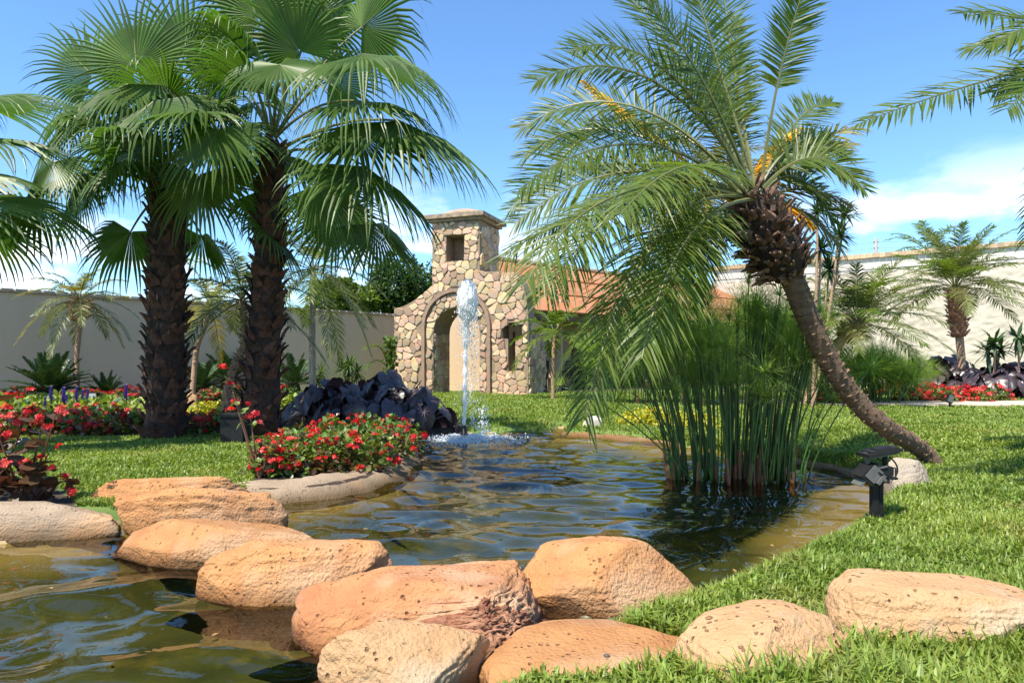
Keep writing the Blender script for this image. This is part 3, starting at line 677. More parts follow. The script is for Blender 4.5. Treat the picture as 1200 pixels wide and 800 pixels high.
for i in range(60):
    z = .23 + 1.89 * i / 59; pts.append((.012 * noise.noise(Vector((z * 5, 1, 0))) + .035 * i / 59, .012 * noise.noise(Vector((z * 5, 9, 0))), z)); rad.append(.028 + .018 * noise.noise(Vector((z * 9, 3, 3))) + .022 * (i / 59) ** 2)
mb = MB(); mb.tube(pts, rad, 10); mb.build('water_column', M_FOAM, fo, True, world=False)
mb = MB(); hv = []
for v in ICO5[0]:
    p = Vector((v.x * .145, v.y * .145, v.z * .34)); k = 1 + .20 * noise.fractal(v * 2.4 + Vector((4, 1, 2)), .8, 2.1, 5) + .12 * abs(noise.noise(v * 7))
    if v.z < 0: k *= 1 + .25 * -v.z * noise.noise(Vector((v.x * 5, v.y * 5, 3)))
    hv.append((p.x * k + .05, p.y * k, p.z * (.9 + .1 * k) + 2.15))
mb.add(hv, ICO5[1]); mb.build('foam_head', M_FOAM, fo, True, world=False)
mb = MB(); iv, jf = ICO1[0], ICO1[1]; r_ = random.Random(11)
def drop(mb, x, y, z, s, st=1.5): mb.add([(x + q.x * s, y + q.y * s, z + q.z * s * st) for q in iv], jf)
for i in range(2600):                                    # ragged skirt and falling strings of drops
    a = r_.uniform(0, 6.283); t = r_.random() ** 1.3; z = 2.15 - 1.95 * t
    rr_ = r_.gauss(.10, .05) * (1 + .35 * t) if r_.random() < .75 else r_.gauss(.05, .05)
    cxx = .06 + .05 * t; clump = noise.noise(Vector((a * 2, z * 2.2, 5)))
    if clump < .02 and t > .15: continue
    drop(mb, cxx + rr_ * math.cos(a), rr_ * math.sin(a), z, r_.uniform(.0025, .008) * (1 - .3 * t), r_.uniform(1, 4.5))
for i in range(500):
    a = r_.uniform(0, 6.283); z = r_.uniform(1.6, 2.45); rr_ = r_.uniform(.09, .18); drop(mb, .05 + rr_ * math.cos(a), rr_ * math.sin(a), z, r_.uniform(.003, .009), r_.uniform(1, 2.2))
for i in range(130): drop(mb, .29 + r_.gauss(0, .05), r_.gauss(0, .05), .12 + r_.random() ** 1.6 * .40, r_.uniform(.004, .014), 1.8)
tag(mb.build('falling_drops', M_FOAM, fo, True, world=False), kind='stuff')
mb = MB()
for i in range(4200):                                   # froth where the water lands
    a = r_.uniform(0, 6.283); q = abs(r_.gauss(0, .36)); x, y = q * 1.15 * math.cos(a) + .08, q * 1.0 * math.sin(a)
    drop(mb, x, y, r_.random() ** 2.5 * .10 * math.exp(-q * 1.0) + .004, r_.uniform(.004, .014), r_.uniform(.5, 1.3))
tag(mb.build('splash_froth', M_FOAM, fo, True, world=False), kind='stuff')
# ------------------------------------------------------------------ spotlight on its post
lp = on(1027, 612); lm = empty('garden_spotlight', lp, 'black garden spotlight with two lamp heads on a post at the pond edge', 'spotlight')
M_BLK = mat('black_metal', (.010, .010, .010), (.016, .016, .016), rough=.6, spec=.25, scale=20, bump=.1); M_GREY = mat('scuffed_grey_metal', (.12, .115, .11), (.07, .07, .07), rough=.4, scale=15)
M_GLASS = mat('lamp_glass', (.12, .13, .12), (.08, .09, .09), rough=.12)
def lpart(nm, m_, fn, parent=None):
    q = MB(); fn(q); return q.build(nm, m_, parent or lm, world=False)
ry = lambda a: Matrix.Rotation(R(a), 3, 'Y'); rx = lambda a: Matrix.Rotation(R(a), 3, 'X'); rz = lambda a: Matrix.Rotation(R(a), 3, 'Z')
lpart('post', M_BLK, lambda q: (q.box((0, 0, .09), (.070, .055, .40)), q.box((.018, -.031, .10), (.022, .008, .36)), q.box((.018, -.036, .17), (.012, .006, .03)), q.box((.018, -.036, .08), (.012, .006, .03))))
lpart('mounting_plate', M_BLK, lambda q: (q.box((.0, 0, .295), (.13, .10, .025), rot=ry(4)), q.box((.07, 0, .31), (.11, .09, .012))))
h = lpart('lamp_head', M_BLK, lambda q: (q.box((.02, 0, .488), (.235, .17, .022), rot=ry(-11)), q.box((.025, 0, .503), (.19, .14, .016), rot=ry(-11)), q.box((.03, 0, .513), (.10, .09, .012), rot=ry(-11))))
lpart('glass', M_GLASS, lambda q: q.box((.022, 0, .468), (.2, .14, .008), rot=ry(-11)), h)
lpart('bracket', M_GREY, lambda q: (q.box((-.062, .0, .40), (.018, .03, .15), rot=ry(8)), q.tube([(-.07, -.02, .47), (-.07, .03, .47)], .014, 8)))
lpart('bracket', M_BLK, lambda q: (q.box((.062, .0, .39), (.02, .03, .18), rot=ry(-6)), q.tube([(.11, -.04, .30), (.11, -.04, .38), (.105, .04, .38), (.11, .04, .30)], .006, 6)))
h = lpart('lamp_head', M_BLK, lambda q: (q.box((-.065, 0, .335), (.11, .15, .10), rot=ry(-48)), q.box((-.03, 0, .362), (.09, .12, .06), rot=ry(-48)), q.box((.03, .0, .36), (.12, .11, .06))))
lpart('glass', M_GLASS, lambda q: q.box((-.10, 0, .305), (.012, .13, .12), rot=ry(42)), h)
lpart('visor', M_GREY, lambda q: (q.box((-.055, -.079, .345), (.10, .006, .08), rot=ry(-48)), q.box((-.01, -.06, .385), (.11, .012, .01), rot=ry(-12)), q.box((-.015, -.09, .31), (.075, .02, .022), rot=ry(-50))), h)
lpart('cable', M_BLK, lambda q: (q.tube(bez(Vector((-.04, -.03, .47)), Vector((.02, -.09, .40)), Vector((.05, -.04, .46)), 10), .005, 6), q.tube(bez(Vector((.07, -.03, .46)), Vector((.16, -.06, .38)), Vector((.08, -.05, .30)), 10), .0055, 6), q.tube(bez(Vector((-.03, -.085, .36)), Vector((.05, -.11, .30)), Vector((.10, -.06, .32)), 10), .005, 6)))
lpart('bolt', M_GREY, lambda q: q.tube([(-.035, -.06, .335), (.0, -.075, .325)], .012, 8)); lpart('bolt', M_GREY, lambda q: q.tube([(.03, -.06, .30), (.03, -.052, .30)], .012, 8))
# small spotlights in the far beds
def small_spot(px, py, label, s_=1.0, tilt=0, lens=None):
    p = on(px, py); t = empty('small_spotlight', p, label, 'spotlight')
    q = MB(); q.box((0, 0, .1 * s_), (.03, .03, .3 * s_)); q.build('stake', M_BLK, t, world=False)
    q = MB(); q.box((0, 0, .3 * s_), (.18 * s_, .12 * s_, .24 * s_), rot=ry(tilt)); q.box((0, .07 * s_, .3 * s_), (.12 * s_, .06, .16 * s_), rot=ry(tilt)); hd = q.build('lamp_head', M_BLK, t, world=False)
    q = MB(); q.box((0, -.063 * s_, .3 * s_), (.15 * s_, .008, .2 * s_), rot=ry(tilt)); q.build('glass', lens or mat('pale_lens', (.4, .42, .42), (.3, .32, .33), rough=.15), hd, world=False)
small_spot(110, 484, 'small black spotlight with a pale lens among the purple flower spikes')
small_spot(1113, 479, 'slim black spotlight stake leaning at the path edge before the red flowers', .75, 25, M_GLASS)
bx = on(276, 519); t = empty('planter_box', bx, 'black box at the foot of the right shaggy fan palm', 'box')
q = MB(); q.box((0, 0, .17), (.28, .26, .36)); q.build('body', M_BLK, t, world=False); q = MB(); q.box((0, 0, .365), (.32, .30, .03)); q.build('lid', M_BLK, t, world=False)
# ------------------------------------------------------------------ palms
LEAF = dict(rough=.42, spec=.32, island=.22, hue=.012, scale=3)
M_FAN = mat('fan_leaf', (.088, .140, .027), (.058, .108, .019), trans=.28, tcol=(1.7, 2.3, .6), **LEAF)
M_PET = mat('petiole', (.16, .15, .05), (.10, .12, .035), rough=.45, scale=5)
M_PIN = mat('feather_leaf', (.115, .155, .022), (.07, .115, .016), trans=.38, tcol=(2.0, 2.1, .45), **LEAF)
M_PINY = mat('yellowing_feather_leaf', (.26, .21, .03), (.15, .16, .025), trans=.35, tcol=(1.8, 1.6, .4), **LEAF)
M_PING = mat('pale_feather_leaf', (.17, .18, .07), (.11, .135, .04), trans=.30, tcol=(1.6, 1.7, .6), **LEAF)
M_GOLD = mat('golden_frond', (.75, .42, .015), (.62, .36, .02), trans=.3, tcol=(1.5, 1.2, .4), **LEAF)
M_BARK = mat('fibrous_bark', (.055, .03, .02), (.02, .011, .008), rough=.95, scale=14, bump=.9, bscale=60, stretch=(1, 1, .5), dist=.03)
M_BOOT = mat('dry_leaf_base', (.095, .037, .022), (.028, .012, .008), rough=.85, scale=20, objrand=.45, bump=.5)
M_BOOT2 = mat('scaly_leaf_base', (.17, .095, .065), (.055, .028, .02), rough=.8, scale=18, objrand=.6, bump=.5)
M_TRUNK = mat('ringed_palm_trunk', (.17, .11, .07), (.09, .055, .035), rough=.9, scale=8, bump=.7, bscale=40, stretch=(1, 1, 3))
M_TRUNKP = mat('pale_ringed_trunk', (.46, .30, .19), (.32, .19, .12), rough=.9, scale=9, bump=.7, bscale=40, stretch=(1, 1, 4), objrand=.1)
M_STUB = mat('leaf_scar', (.20, .125, .08), (.11, .065, .04), rough=.85, scale=20, objrand=.3)

def fan_leaf(mb, base, hub, D, N, Rr, nseg=46, spread=150, droop=.9, seed=0, fold=.25, pw=.022, ctrl=None):
    r = random.Random(seed); D = D.normalized(); N = (N - D * N.dot(D)).normalized(); Sd = N.cross(D)
    c = ctrl or (base.lerp(hub, .5) + UP * (hub - base).length * .16)
    pp_ = bez(base, c, hub, 8); mb.tube(pp_, [pw * (1 - .45 * i / 8) for i in range(9)], 6, 1)
    mb.tube([hub, hub + D * Rr * .3], [pw * .55, pw * .12], 5, 1)
    dth = 2 * R(spread) / nseg; rows = (.02, .25, .44, .62, .78, .90, 1.0)
    for i in range(nseg):
        th = -R(spread) + (i + .5) * dth
        droop_ = droop * 1.3; L = Rr * (.72 + .28 * math.cos(th * .62)) * r.uniform(.93, 1.05)
        d0 = (D * math.cos(th) + Sd * math.sin(th) - N * fold * abs(math.sin(th * .75))).normalized()
        side = (Sd * math.cos(th) - D * math.sin(th)); side = (side - d0 * side.dot(d0)).normalized(); nn = side.cross(d0)
        if nn.dot(N) < 0: nn = -nn
        p = hub.copy(); prev = 0; q = []; dd = d0.copy(); dr = droop_ * r.uniform(.6, 1.4); sway = r.uniform(-.10, .10)
        for t in rows:
            ds = (t - prev) * L; prev = t
            if t > .45: dd = (dd + Vector((0, 0, -1)) * dr * (t - .40) * .9 + side * sway).normalized()
            p = p + dd * ds
            hw = t * L * math.tan(dth / 2) * 1.04 if t <= .45 else .45 * L * math.tan(dth / 2) * (1 - (t - .45) / .55) ** .9
            if t < 1: q += [p - side * hw, p + nn * hw * .65, p + side * hw]
            else: q.append(p)
        k = len(rows) - 1; f = []
        for j in range(k - 1):
            a = j * 3; f += [(a, a + 1, a + 4, a + 3), (a + 1, a + 2, a + 5, a + 4)]
        a = (k - 1) * 3; f += [(a, a + 1, a + 3), (a + 1, a + 2, a + 3)]
        mb.add(q, f, 0)
def boots(root, path, radf, rows, per, size, m, name='leaf_base', tilt=.5, seed=0, protos=3, flip=1, jit=.3):
    """dry leaf bases set spirally round a trunk; each is a part, all share three meshes"""
    r = random.Random(seed); ms = []
    for k in range(protos):
        b = MB(); w, L, c = size[0] * r.uniform(.85, 1.15), size[1] * r.uniform(.85, 1.2), size[2]
        rows_ = [(0, 1, 0), (.35, .95, .06), (.7, .6, .22 + .1 * k), (1, .12, .45 + .15 * k)]; q = []
        for t, ww, o_ in rows_: q += [(-w * ww / 2, o_ * L * .6 + c * .2, t * L), (0, o_ * L * .6 + c, t * L), (w * ww / 2, o_ * L * .6 + c * .2, t * L), (0, o_ * L * .6 - c * .1, t * L)]
        f = []
        for j in range(3):
            a = j * 4; f += [(a + i, a + (i + 1) % 4, a + 4 + (i + 1) % 4, a + 4 + i) for i in range(4)]
        f.append((12, 13, 14, 15)); b.add(q, f); ms.append(b.mesh(name, m))
    N_ = len(path); off = Vector(root.location)
    for i in range(rows):
        t = (i + .5) / rows * (N_ - 1); j = min(int(t), N_ - 2); c = path[j].lerp(path[j + 1], t - j); tg = (path[j + 1] - path[j]).normalized()
        s0 = tg.cross(Vector((.2, .9, .1))).normalized(); s1 = tg.cross(s0); rad = radf(t / (N_ - 1))
        for k in range(per):
            a = 2 * math.pi * (k + .5 * (i % 2)) / per + r.uniform(-jit, jit) * .5; o_ = (s0 * math.cos(a) + s1 * math.sin(a))
            ob = link(name, ms[r.randrange(protos)], root); Z = (tg * flip + o_ * tilt * r.uniform(.1, 1.6) + tg.cross(o_) * r.uniform(-.55, .55) * jit).normalized(); Yv = (o_ - Z * o_.dot(Z)).normalized(); Xv = Yv.cross(Z)
            mtx = Matrix((Xv, Yv, Z)).transposed().to_4x4() @ Matrix.Diagonal((*[r.uniform(.6, 1.35)] * 3, 1)); mtx.translation = c + o_ * rad * r.uniform(.9, 1.03) + tg * r.uniform(-.03, .03) - off
            ob.matrix_basis = mtx
def trunk_mesh(path, radf, m, parent, n=18, rough=.06, seed=0, name='trunk', fr=9, steps=None):
    mb = MB(); b = MB(); N_ = len(path); mb.tube(path, [radf(i / (N_ - 1)) for i in range(N_)], n)
    vs = []
    for i, v in enumerate(mb.v):
        j = min(i // n, N_ - 1); c = path[j]; d_ = Vector(v) - c; vs.append(c + d_ * (1 + rough * (noise.noise(Vector(v) * fr + Vector((seed, 0, 0))) + .5 * noise.noise(Vector(v) * fr * 2.7))))
    mb.v = [tuple(v) for v in vs]; return mb.build(name, m, parent, True)
def fan_palm(label, base, crown, wb, wt, leaves, nrand, seed, Rr, azskip=None, az0=0):
    r = random.Random(seed); root = empty('fan_palm', base, label, 'palm tree')
    mid = base.lerp(crown, .5) + Vector((.03, 0, 0)); path = bez(base - UP * .15, mid, crown, 30)
    def radf(t): return wb * (1 + .28 * max(0, 1 - t * 7)) * (1 - t) + wt * t
    trunk_mesh(path, radf, M_BARK, root, rough=.2, seed=seed, n=24)
    boots(root, path, radf, 24, 12, (.14, .15, .03), M_BOOT, seed=seed, tilt=.20, jit=.8)
    top = crown
    for i, (hub, tip, N, kw) in enumerate(leaves):
        mb = MB(); D = tip - hub; fan_leaf(mb, top + Vector((0, 0, -.1 + .2 * (hub.z > top.z))) + (hub - top).normalized() * .06, hub, D, N, kw.pop('R', D.length), seed=seed * 100 + i, **kw); mb.build('fan_leaf', [M_FAN, M_PET], root)
    for i in range(nrand):
        az = az0 + i * 2.399963; el = R(78 - 118 * ((i + .5) / nrand) + r.uniform(-8, 8)); Lp = r.uniform(1.0, 1.45) * Rr
        if (azskip and azskip(az, el)) or (math.sin(az) < .1 and el < R(12)) or el < R(-22): continue
        hd = Vector((math.cos(az), math.sin(az), 0)); d_ = hd * math.cos(el) + UP * math.sin(el); hub = top + d_ * Lp * .9 - UP * .12 * Lp * math.cos(el)
        el2 = el - R(28) - R(12) * r.random(); D = hd * math.cos(el2) + UP * math.sin(el2); N = hd * -math.sin(el2) + UP * math.cos(el2)
        tw = r.uniform(-.5, .5); N = N + D.cross(N) * tw
        mb = MB(); fan_leaf(mb, top + d_ * .08 - UP * .15 * r.random(), hub, D, N, Rr * r.uniform(.85, 1.1), seed=seed * 100 + 50 + i, droop=r.uniform(.7, 1.3), nseg=40, spread=r.uniform(115, 150), fold=r.uniform(.2, .5)); mb.build('fan_leaf', [M_FAN, M_PET], root)
    return root
CAMV = Vector((0, -1, .15)); 
def lf(hx, hy, dy, tx, ty, dty, Y, N, **kw): return (P(hx, hy, Y + dy), P(tx, ty, Y + dty), Vector(N), kw)
b1 = on(192, 515); Y1 = b1.y; c1 = P(196, 222, Y1 + .1)
L1 = [lf(160, 76, -.5, 150, -22, -.35, Y1, (.15, -1, -.22), spread=160, droop=.25, fold=.05, nseg=56),
      lf(216, 62, .3, 230, -30, .4, Y1, (.2, -1, -.2), spread=150, droop=.4, fold=.1),
      lf(108, 88, .3, 42, 22, .4, Y1, (-.6, -.3, .7), spread=110, droop=.5, fold=.4),
      lf(152, 98, -.7, 80, 140, -1.3, Y1, (-.1, -.75, .7), R=1.0, droop=1.2, spread=140),
      lf(182, 118, -.9, 95, 185, -1.6, Y1, (-.1, -.6, .8), R=1.15, droop=1.2, spread=140),
      lf(115, 112, .1, 15, 165, -.1, Y1, (-.3, -.3, .9), R=1.25, droop=1.2),
      lf(150, 165, -.2, 112, 275, -.4, Y1, (-.2, -.9, .3), R=1.05, droop=.8, spread=105),
      lf(75, 140, .3, 18, 232, .2, Y1, (-.4, -.6, .6), R=1.15, droop=1.0, spread=120),
      lf(62, 190, -.3, 22, 292, -.6, Y1, (-.3, -.7, .5), R=1.0, droop=.9, spread=110),
      lf(135, 185, -.4, 55, 262, -.8, Y1, (-.5, -.5, .7), R=1.1, droop=1.0),
      lf(232, 205, -.2, 222, 305, -.3, Y1, (.1, -1, .2), R=1.05, droop=.6, spread=120),
      lf(95, 215, .4, 50, 310, .2, Y1, (-.8, -.3, .5), R=1.1, droop=.8, spread=120),
      lf(262, 150, .5, 330, 140, .6, Y1, (.1, -.3, .9), R=1.1, droop=.9)]
fan_palm('shaggy dark trunked fan palm, left of the two on the lawn', b1, c1, .24, .205, L1, 17, 3, 1.05, az0=.4)
b2 = on(303, 512); Y2 = b2.y; c2 = P(320, 172, Y2 - .1)
L2 = [lf(254, 152, -1.1, 212, 255, -1.7, Y2, (-.1, -.85, .55), R=1.05, droop=.8, spread=118, fold=.15),
      lf(328, 76, -1.3, 372, 118, -2.0, Y2, (.0, -.55, .85), R=.95, droop=.8, spread=150, fold=.1),
      lf(424, 64, -1.3, 585, 76, -2.6, Y2, (.1, -.25, .95), R=1.6, droop=1.1, spread=95, fold=.45),
      lf(418, 153, -1.0, 532, 222, -1.7, Y2, (.25, -.6, .75), R=1.35, droop=.7, spread=120, fold=.2),
      lf(468, 142, -1.1, 602, 200, -2.0, Y2, (.3, -.3, .9), R=1.65, droop=.7, spread=120, fold=.4),
      lf(428, 195, -1.0, 548, 285, -1.8, Y2, (.5, -.3, .8), R=1.55, droop=.8, spread=125, fold=.45),
      lf(374, 216, -.9, 410, 300, -1.1, Y2, (.1, -.95, .2), R=.95, droop=.5, spread=95, fold=.2),
      lf(440, 262, -.3, 505, 352, -.5, Y2, (.6, -.5, .5), R=1.15, droop=.7, spread=110, fold=.4),
      lf(424, 32, -.2, 485, -25, -.4, Y2, (-.1, -.9, .15), R=1.2, droop=1.3, spread=140, fold=.4),
      lf(332, -22, .0, 345, -120, .1, Y2, (0, -1, .2), R=1.2, droop=1.1, spread=150, fold=.2),
      lf(300, 18, -.2, 268, -70, -.2, Y2, (.1, -1, -.2), R=1.15, droop=.9, spread=150, fold=.1),
      lf(372, 20, .4, 420, -60, .6, Y2, (.2, -1, -.1), R=1.2, droop=1.0, spread=140, fold=.2),
      lf(275, 105, .6, 215, 70, .9, Y2, (-.3, -.6, .6), R=1.15, droop=.9, spread=140),
      lf(385, 95, .7, 450, 60, 1.0, Y2, (.2, -.8, .3), R=1.1, droop=.8, spread=130),
      lf(350, 60, -.5, 300, -10, -.8, Y2, (-.2, -.9, -.1), R=1.1, droop=1.0, spread=140),
      lf(415, 118, -1.3, 538, 130, -2.4, Y2, (.1, -.4, .9), R=1.4, droop=1.0, spread=100),
      lf(258, 62, .2, 200, 0, .4, Y2, (-.4, -.8, .4), R=1.1, droop=.8, spread=140),
      lf(395, 250, .5, 430, 345, .6, Y2, (.4, -.8, .2), R=1.1, droop=.5, spread=110)]
fan_palm('taller shaggy fan palm beside the red island flowers, right of the two on the lawn', b2, c2, .245, .135, L2, 18, 5, 1.05, az0=1.3, azskip=lambda az, el: math.cos(az) > .15)
Y3 = 7.6; b3 = on(-100, 545); c3 = P(-85, 215, Y3)
L3 = [lf(-30, 118, -.2, 105, 100, -.4, Y3, (0, -.25, .95), R=1.25, droop=.5, spread=100),
      lf(-30, 160, -.5, 90, 172, -.9, Y3, (.1, -.4, .9), R=1.2, droop=.7, spread=110),
      lf(-40, 232, -.4, 92, 262, -.6, Y3, (.2, -.5, .8), R=1.3, droop=.5, spread=110),
      lf(-40, 200, .5, 70, 225, .6, Y3, (.1, -.4, .9), R=1.15, droop=.9)]
b3 = Vector((c3.x - .1, c3.y, gz(c3.x - .1, c3.y)))
fan_palm('fan palm at the far left whose leaves reach in from outside the frame', b3, c3, .3, .22, L3, 18, 8, 1.05, az0=2.0, azskip=lambda az, el: math.cos(az) > .1 and el > R(20))

def frond(mb, p0, p1, p2, L, n, w=.016, seed=0, droop=.35, lift=.25, t0=.2, rr=.016, a0=68, a1=30, tip=.3, twist=.5, ref=UP):
    """feather leaf: an arching rib with two rows of leaflets"""
    r = random.Random(seed); K = 14; rib = bez(p0, p1, p2, K); mb.tube(rib, [rr * (1 - .85 * i / K) for i in range(K + 1)], 5, 1)
    for i in range(n):
        tt = (i + .5) / n; t = t0 + (1 - t0) * tt; f_ = t * K; j = min(int(f_), K - 1); p = rib[j].lerp(rib[j + 1], f_ - j); tg = (rib[j + 1] - rib[j]).normalized()
        sd = tg.cross(ref)
        if sd.length < .15: sd = tg.cross(Vector((.3, -1, 0)))
        sd.normalize(); nr = sd.cross(tg)
        LL = L * (math.sin(math.pi * (.16 + .72 * tt)) ** .7) * (1 - tip * tt)
        for sg in (-1, 1):
            a = R(a0 + (a1 - a0) * tt ** 1.2 + r.uniform(-8, 8)); lv = lift + r.uniform(-.18, .18)
            d_ = (tg * math.cos(a) + sd * sg * math.sin(a) + nr * lv).normalized(); l_ = LL * r.uniform(.85, 1.12); dr = droop * r.uniform(.5, 1.5)
            wv = d_.cross(nr).normalized(); wv = (wv + nr * r.uniform(-twist, twist)).normalized(); q = []
            for s_, ww in ((0, .55), (.33, 1), (.7, .7)):
                c = p + d_ * l_ * s_ + Vector((0, 0, -dr * l_ * s_ * s_)); q += [c - wv * w * ww * .5, c + wv * w * ww * .5]
            q.append(p + d_ * l_ + Vector((0, 0, -dr * l_))); mb.add(q, [(0, 1, 3, 2), (2, 3, 5, 4), (4, 5, 6)], 0)
def rand_fronds(root, top, n, seed, Lf, Lleaf, nl, w, m_leaf, sag=.55, elmax=80, elmin=-30, az0=0, azskip=None, rr=.014, droop=.35, mats=None):
    r = random.Random(seed)
    for i in range(n):
        az = az0 + i * 2.399963 + r.uniform(-.2, .2); el = R(elmax + (elmin - elmax) * ((i + .5) / n) + r.uniform(-6, 6))
        if azskip and azskip(az, el): continue
        hd = Vector((math.cos(az), math.sin(az), 0)); L = Lf * r.uniform(.85, 1.1); d_ = hd * math.cos(el) + UP * math.sin(el)
        p1 = top + d_ * L * .55; p2 = p1 + (hd * math.cos(el - R(35)) + UP * math.sin(el - R(35))) * L * .5 - UP * sag * L * (.35 + .4 * math.cos(el)) * r.uniform(.7, 1.3)
        mb = MB(); frond(mb, top + d_ * .04, p1, p2, Lleaf, nl, w, seed * 77 + i, droop=droop, rr=rr)
        ml = (mats[r.randrange(len(mats))] if mats else m_leaf); mb.build('frond', [ml, M_PET], root)
# --- the leaning palm
DY = 6.35
tb = on(1104, 546); lean_px = [(1106, 548, tb.y), (1080, 527, tb.y + .01), (1040, 502, 6.75), (1004, 470, 6.7), (974, 428, 6.6), (950, 380, 6.5), (928, 326, 6.42), (906, 282, DY)]
lpts = [P(x, y, Y) for x, y, Y in lean_px]; lpts[0] = tb - UP * .1
lr = empty('leaning_date_palm', tb, 'leaning date palm with a curved trunk and drooping feathery crown beside the pond', 'palm tree')
lpath = polyline(lpts, 6)
LRAD = [.088, .086, .09, .094, .10, .104, .108, .12]
def lrad(t): return LRAD[min(7, int(t * 7))] * (1 - (t * 7) % 1) + LRAD[min(7, int(t * 7) + 1)] * ((t * 7) % 1)
trunk_mesh(lpath, lrad, M_TRUNK, lr, n=16, rough=.08, seed=4, fr=14)
boots(lr, lpath[:-4], lrad, 58, 5, (.06, .02, .012), M_STUB, name='leaf_scar', tilt=1.2, seed=9, jit=.4)
LC = P(884, 236, DY)
hp = bez(P(928, 320, 6.42), P(904, 284, DY), P(868, 232, DY - .02), 12)
def hrad(t): return .11 + .15 * math.sin(math.pi * min(1, .12 + .80 * t)) ** .8
trunk_mesh(hp, lambda t: hrad(t) * .9, M_BARK, lr, n=24, rough=.16, seed=6, name='leaf_base_head')
boots(lr, hp, lambda t: hrad(t) * .93, 17, 17, (.062, .105, .024), M_BOOT2, tilt=.7, seed=12, jit=1.5, protos=5)
HERO = [  # control px, tip px, depth of control and tip relative to the crown, leaflet length
    ((762, 25), (628, 96), -.3, -.6, .40), ((740, 62), (612, 150), .3, .5, .40), ((836, 60), (806, -42), .1, .2, .34), ((905, 90), (950, -38), -.1, -.2, .27),
    ((800, 40), (720, -15), .4, .6, .36), ((748, 112), (608, 222), -.6, -1.0, .40), ((722, 160), (603, 262), .1, .2, .40), ((716, 208), (590, 300), -.5, -.9, .42),
    ((720, 196), (640, 345), -.9, -1.6, .44), ((752, 200), (684, 490), -1.0, -1.5, .42), ((760, 250), (716, 432), -.3, -.5, .40), ((790, 235), (752, 420), -1.1, -1.7, .40),
    ((800, 245), (775, 385), .5, .9, .36), ((742, 165), (668, 312), .8, 1.3, .42), ((926, 140), (992, 182), .2, .3, .30),
    ((935, 172), (978, 262), .3, .5, .28), ((812, 150), (728, 250), -1.0, -2.0, .40), ((756, 84), (655, 185), .9, 1.4, .40), ((700, 175), (618, 330), -1.2, -2.0, .42),
    ((842, 120), (770, 60), .9, 1.5, .34), ((778, 210), (722, 372), .6, .9, .40), ((826, 250), (818, 352), .7, 1.1, .30), ((860, 130), (862, 20), .8, 1.3, .3), ((705, 100), (612, 185), .6, 1.0, .4), ((780, 22), (670, 58), -.5, -.9, .38), ((852, 45), (842, -60), .6, .9, .32), ((955, 150), (1012, 222), -.2, -.4, .3), ((930, 120), (975, 120), .7, 1.1, .3), ((690, 150), (598, 245), 1.0, 1.6, .42), ((820, 60), (748, -5), -.4, -.7, .36)]
for i, (c, tpx, d1, d2, LL) in enumerate(HERO):
    p1 = P(c[0], c[1], DY + d1); p2 = P(tpx[0], tpx[1], DY + d2); p0 = LC + (p1 - LC).normalized() * .12 + Vector((rnd.uniform(-.06, .06), rnd.uniform(-.1, .1), 0))
    hang = p2.z < LC.z - .3
    mb = MB(); frond(mb, p0, p1, p2, LL * 1.38, 86, .0165, 300 + i, droop=.12 if not hang else .4, lift=.18 if not hang else .1, rr=.02, t0=.24 if i not in (3,) else .45, a0=68, a1=36, ref=Vector((.1, -.8, .6)) if not hang else Vector((0, -.35, .95)))
    mb.build('frond', [M_PIN, M_PET], lr)
rand_fronds(lr, LC, 20, 21, 1.9, .42, 60, .018, M_PIN, mats=[M_PIN, M_PIN, M_PINY], az0=1.0, elmin=-25, elmax=50, azskip=lambda az, el: math.cos(az) > -.2 or math.sin(az) < -.3)
# --- yellowing palm behind it
def palm(label, base_px, mids, crown_px, Y, r0, r1, n, Lf, Lleaf, seed, m_leaf, head=None, mats=None, elmax=80, elmin=-25, nl=34, w=.022, sag=.5, tm=None, dYc=0, name='feather_palm', azskip=None, scars=0, droop=.35):
    b = on(*base_px) if Y is None else P(base_px[0], base_px[1], Y)
    if Y is not None: b.z = gz(b.x, b.y)
    Y = b.y; root = empty(name, b, label, 'palm tree')
    pts = [b - UP * .1] + [P(x, y, Y + dYc * (i + 1) / (len(mids) + 1)) for i, (x, y) in enumerate(mids)] + [P(crown_px[0], crown_px[1], Y + dYc)]
    path = polyline(pts, 7); top = pts[-1]; trunk_mesh(path, lambda t: r0 + (r1 - r0) * t, tm or M_TRUNKP, root, n=10, rough=.1, seed=seed, fr=12)
    if scars: boots(root, path, lambda t: r0 + (r1 - r0) * t, scars, 5, (r0 * .8, r0 * .7, r0 * .2), M_STUB, name='leaf_scar', tilt=1.2, seed=seed)
    if head:
        hl, hr = head; dn = (path[-1] - path[-6]).normalized(); hpth = [top - dn * hl * (1 - i / 8) for i in range(9)]
        hf = lambda t: hr * (.75 + .35 * math.sin(math.pi * (.1 + .75 * t)))
        trunk_mesh(hpth, lambda t: hf(t) * .9, M_BARKR, root, n=10, rough=.1, seed=seed, name='leaf_base_head'); boots(root, hpth, lambda t: hf(t) * .88, max(6, int(hl / .085)), 10, (hr * .42, .13, .03), M_BOOTR, tilt=.6, seed=seed + 1)
    rand_fronds(root, top, n, seed, Lf, Lleaf, nl, w, m_leaf, sag=sag, elmax=elmax, elmin=elmin, mats=mats, az0=seed * .7, azskip=azskip, droop=droop); return root, top
M_BARKR = mat('red_fibrous_bark', (.38, .18, .10), (.22, .10, .055), rough=.95, scale=14, bump=.8, bscale=50); M_BOOTR = mat('reddish_leaf_base', (.50, .25, .15), (.3, .14, .08), rough=.85, scale=15, objrand=.35)
